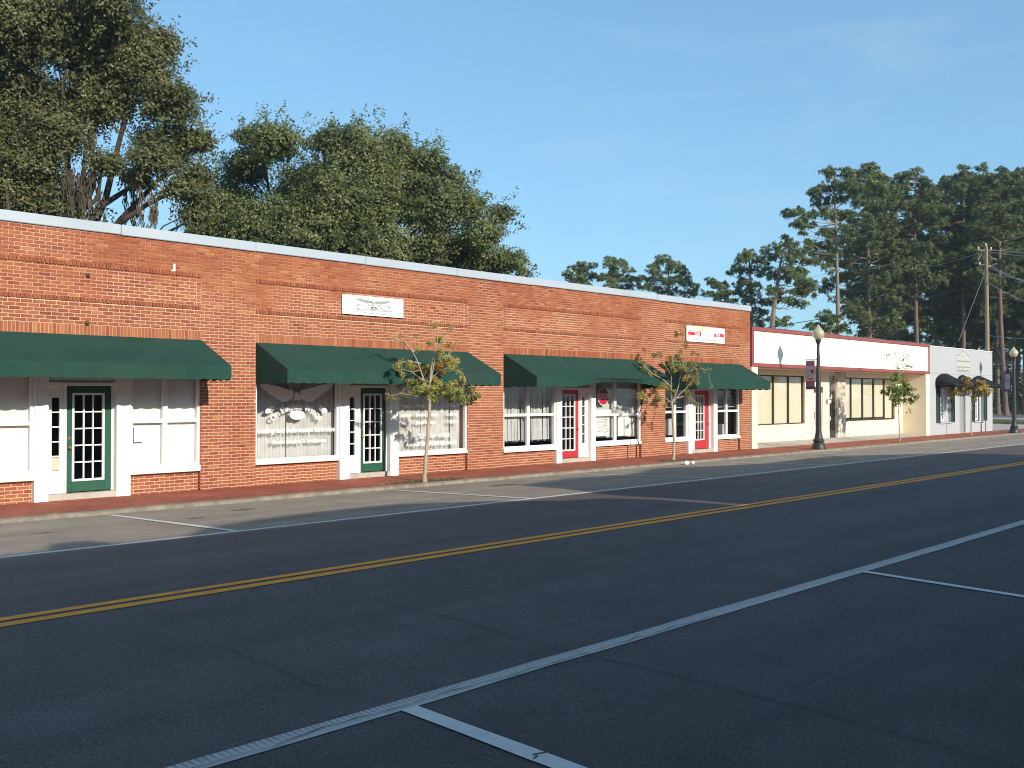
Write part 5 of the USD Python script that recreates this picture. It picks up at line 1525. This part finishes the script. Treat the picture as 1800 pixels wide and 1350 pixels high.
for _ in range(14):
    Zp = r.uniform(128, 200)
    px = r.uniform(1530, 2050)
    p0, _ = place(px, 0, Zp)
    P.append(p0 + [0, 0, -.1]); s = r.uniform(.82, 1.05) * min(1.12, .62 + .0031 * Zp); S.append((s, s, s)); I.append(int(r.integers(0, 4)))
    a = r.uniform(0, math.pi)
    Q.append(Gf.Quath(float(math.cos(a)), 0, 0, float(math.sin(a))))
pi = UsdGeom.PointInstancer.Define(stage, "/World/pine_forest")
pi.CreatePrototypesRel().SetTargets([])
for k in range(4):
    h = UsdGeom.Xform.Define(stage, f"/World/pine_forest/pine_kind_{k}")
    h.GetPrim().GetReferences().AddInternalReference(Sdf.Path(protos[k]))
    pi.GetPrototypesRel().AddTarget(h.GetPath())
pi.CreatePositionsAttr(Vt.Vec3fArray([Gf.Vec3f(*map(float, p)) for p in P]))
pi.CreateScalesAttr(Vt.Vec3fArray([Gf.Vec3f(*map(float, s)) for s in S]))
pi.CreateOrientationsAttr(Vt.QuathArray(Q))
pi.CreateProtoIndicesAttr(Vt.IntArray(I))
tag(pi.GetPrim(), "dark mass of further pines closing the view behind the dense stand", "forest", None, "stuff")
# dark undergrowth below the stand
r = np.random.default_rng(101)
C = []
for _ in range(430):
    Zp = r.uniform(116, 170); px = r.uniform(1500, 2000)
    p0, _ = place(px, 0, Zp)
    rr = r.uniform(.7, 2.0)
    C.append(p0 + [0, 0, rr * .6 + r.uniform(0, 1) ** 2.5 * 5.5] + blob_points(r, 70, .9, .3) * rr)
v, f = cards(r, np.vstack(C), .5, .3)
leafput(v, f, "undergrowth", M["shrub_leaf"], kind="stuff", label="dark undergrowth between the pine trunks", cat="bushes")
# grass verge tufts beyond the side path
r = np.random.default_rng(102)
n = 9000
gx_, gy_ = r.uniform(76, 84.5, n), r.uniform(18, 34, n)
p = np.stack([gx_, gy_, np.full(n, -.03)], 1)
d = rand_dirs(r, n) * .5 + [0, 0, 1]; d /= np.linalg.norm(d, axis=1, keepdims=True)
v, f = cards(r, p, .22, .05, d)
M["verge"] = leafy("verge_grass", [(0, (.07, .085, .02)), (1, (.16, .16, .05))], .3)
leafput(v, f, "grass", M["verge"], kind="stuff", label="strip of mown grass beyond the side path", cat="grass")

# ---------------------------------------------------------------- utility pole and cables
pz = 62.0
p0, mpp = place(1736, 0, pz)
up = thing("utility_pole", "weathered wooden utility pole rising behind the white end building", "utility pole", tuple(p0 + [0, 0, -.1]))
H = 2.1 + (697 - 432) * mpp
MB().tube([(0, 0, 0), (.0, 0, H * .5), (-.09, .0, H)], [.155, .13, .10], 12).put("post", M["utility_wood"], up, smooth=40)
ax = np.array([.72, -.69, 0])
top = np.array([-.09, 0, H])
MB().tube([top + LAT * -.55 + [0, 0, -.28], top + LAT * .35 + [0, 0, -.28]], .05, 6).tube([top + LAT * -.45 + [0, 0, -1.25], top + LAT * .1 + [0, 0, -1.15]], .03, 6).put("crossarm", M["utility_wood"], up)
for k, (a, z) in enumerate(((-.5, -.14), (-.02, .08), (.3, -.16), (-.42, -1.12), (.2, -1.3))):
    MB().lathe([(.0, -.08), (.05, -.07), (.055, -.03), (.04, 0), (.06, .03), (.045, .07), (0, .09)], *(top[:2] + LAT[:2] * a), 10).put("insulator", M["ceramic"], up, smooth=True)
    pr = stage.GetPrimAtPath(pathof(up) + ("/insulator" if k == 0 else f"/insulator_{k:03d}"))
    UsdGeom.Xformable(pr).AddTranslateOp().Set(Gf.Vec3d(0, 0, float(H + z)))
MB().tube([top + LAT * -.3 + [0, 0, -.5], top + LAT * -.52 + [0, 0, -.9], top + LAT * -.5 + [0, 0, -1.2]], .025, 6).tube([top + LAT * .1 + [0, 0, -.45], top + LAT * .4 + [0, 0, -.8], top + LAT * .62 + [0, 0, -.85], top + LAT * .68 + [0, 0, -1.1], top + LAT * .3 + [0, 0, -1.3]], .022, 6).put("jumper_cable", M["wire"], up, smooth=True)


def at(px, py, Z):
    d = Fv * FPX + Rv * (px - 900) - Uv * (py - 675)
    return EYE + d * (Z / (d @ Fv))


def cable(a, b, sag, rad, mat, name, label):
    s = np.linspace(0, 1, 24)[:, None]
    p = a + (b - a) * s
    p[:, 2] -= sag * 4 * (s * (1 - s))[:, 0]
    MB().tube(p, rad, 5).put(name, mat, smooth=True, label=label, cat="cable")


cable(at(1737, 439, 62), at(1905, 445, 60), .1, .016, M["wire"], "power_cable", "topmost cable running right from the utility pole's tip")
cable(at(1738, 443, 62), at(1905, 452, 58), .15, .016, M["wire"], "power_cable", "second cable from the top, running right from the utility pole")
cable(at(1739, 466, 62), at(1890, 515, 56), .35, .022, M["wire"], "power_cable", "thick sagging cable leaving the utility pole below its crossarm")
cable(at(1740, 471, 62), at(1890, 507, 57), .3, .018, M["wire"], "power_cable", "cable just under the thick sagging one at the utility pole")
cable(at(1737, 480, 62), at(1890, 497, 58), .15, .020, M["wire"], "power_cable", "lowest of the bundled cables right of the utility pole")
cable(at(1736, 496, 62), at(1880, 556, 55), .25, .020, M["wire"], "power_cable", "single cable drooping steeply right from the middle of the utility pole")
cable(at(1738, 590, 62), at(1890, 596, 58), .1, .016, M["wire"], "power_cable", "low level cable right of the utility pole above the white roof")
cable(at(1734, 440, 62), at(1560, 476, 84), .35, .012, M["wire"], "power_cable", "faint cable running left from the utility pole's tip across the pines")
cable(at(1729, 485, 62), at(1685, 600, 58), .0, .012, M["wire"], "guy_wire", "slanting guy wire left of the utility pole")
cable(at(1734, 498, 62), at(1320, 580, 74), .22, .026, M["dark_wire"], "power_cable", "dark cable crossing the sky above the cream building's roof")
cable(at(1470, 478, 84), at(1390, 492, 90), .05, .010, M["wire"], "power_cable", "thin upper cable passing the lone pine's trunk")

# ---------------------------------------------------------------- shops across the street behind the viewer, whose roofs throw the shade on the road
def roof_point(px, py, Y=-3.0):
    P = ground_at(px, py)
    t = (P[1] - Y) / -SUN[1]
    Q = P + SUN * t
    return (Q[0], Q[2])


Apts = [roof_point(*p) for p in ((80, 968), (90, 955), (150, 950), (205, 955), (320, 945), (350, 930), (425, 917), (500, 907), (600, 895), (700, 886), (850, 881), (985, 880), (1060, 876), (1150, 878), (1300, 889))]
Bpts = [roof_point(*p) for p in ((1300, 885.5), (1180, 876), (1060, 869), (1000, 860), (905, 853), (1004, 840), (1100, 835), (1153, 823), (1260, 819), (1340, 815), (1400, 808), (1455, 802), (1645, 797), (1680, 796.5), (1720, 798), (1800, 799.5))]


def shade_shop(name, label, pts, x0, x1):
    t = thing(name, label, "building")
    poly = Polygon([(x0, -.1)] + ([(x0, pts[0][1] - .02)] if x0 < pts[0][0] else []) + pts + [(x1, pts[-1][1] if x1 > pts[-1][0] else 0.0)] + [(x1, -.1)]).buffer(0)
    MB().poly(poly, -3.0, .3).put("front_wall", M["far_wall"], t)
    b = poly.bounds
    V = t
    MB().box(b[0], b[2], -14, -3.02, -.1, 4.3).put("shop_body", M["far_wall"], t)


shade_shop("opposite_shop", "plain brown shop with an uneven parapet across the street behind the viewer", Apts, -22.0, Bpts[0][0] + .02)
shade_shop("opposite_shop", "taller brown shop across the street behind the viewer", Bpts, Bpts[0][0] + .01, Bpts[-1][0] + .3)
MB().box(2.8, 29.0, -2.98, 0.45, 2.95, 3.12).put("pavement_canopy", M["far_wall"], "/World/opposite_shop_001")

# ---------------------------------------------------------------- thin haze over everything, the sky outside it
usdkit.material(stage, L + "thin_haze", {"v": ("principled_volume", {"color": (0.80, 0.86, 0.95), "density": 0.00032, "anisotropy": 0.2})}, [], volume="v.volume")
MB().box(-700, 1300, -900, 1300, -1.2, 36.0).put("haze", L + "thin_haze", kind="stuff")
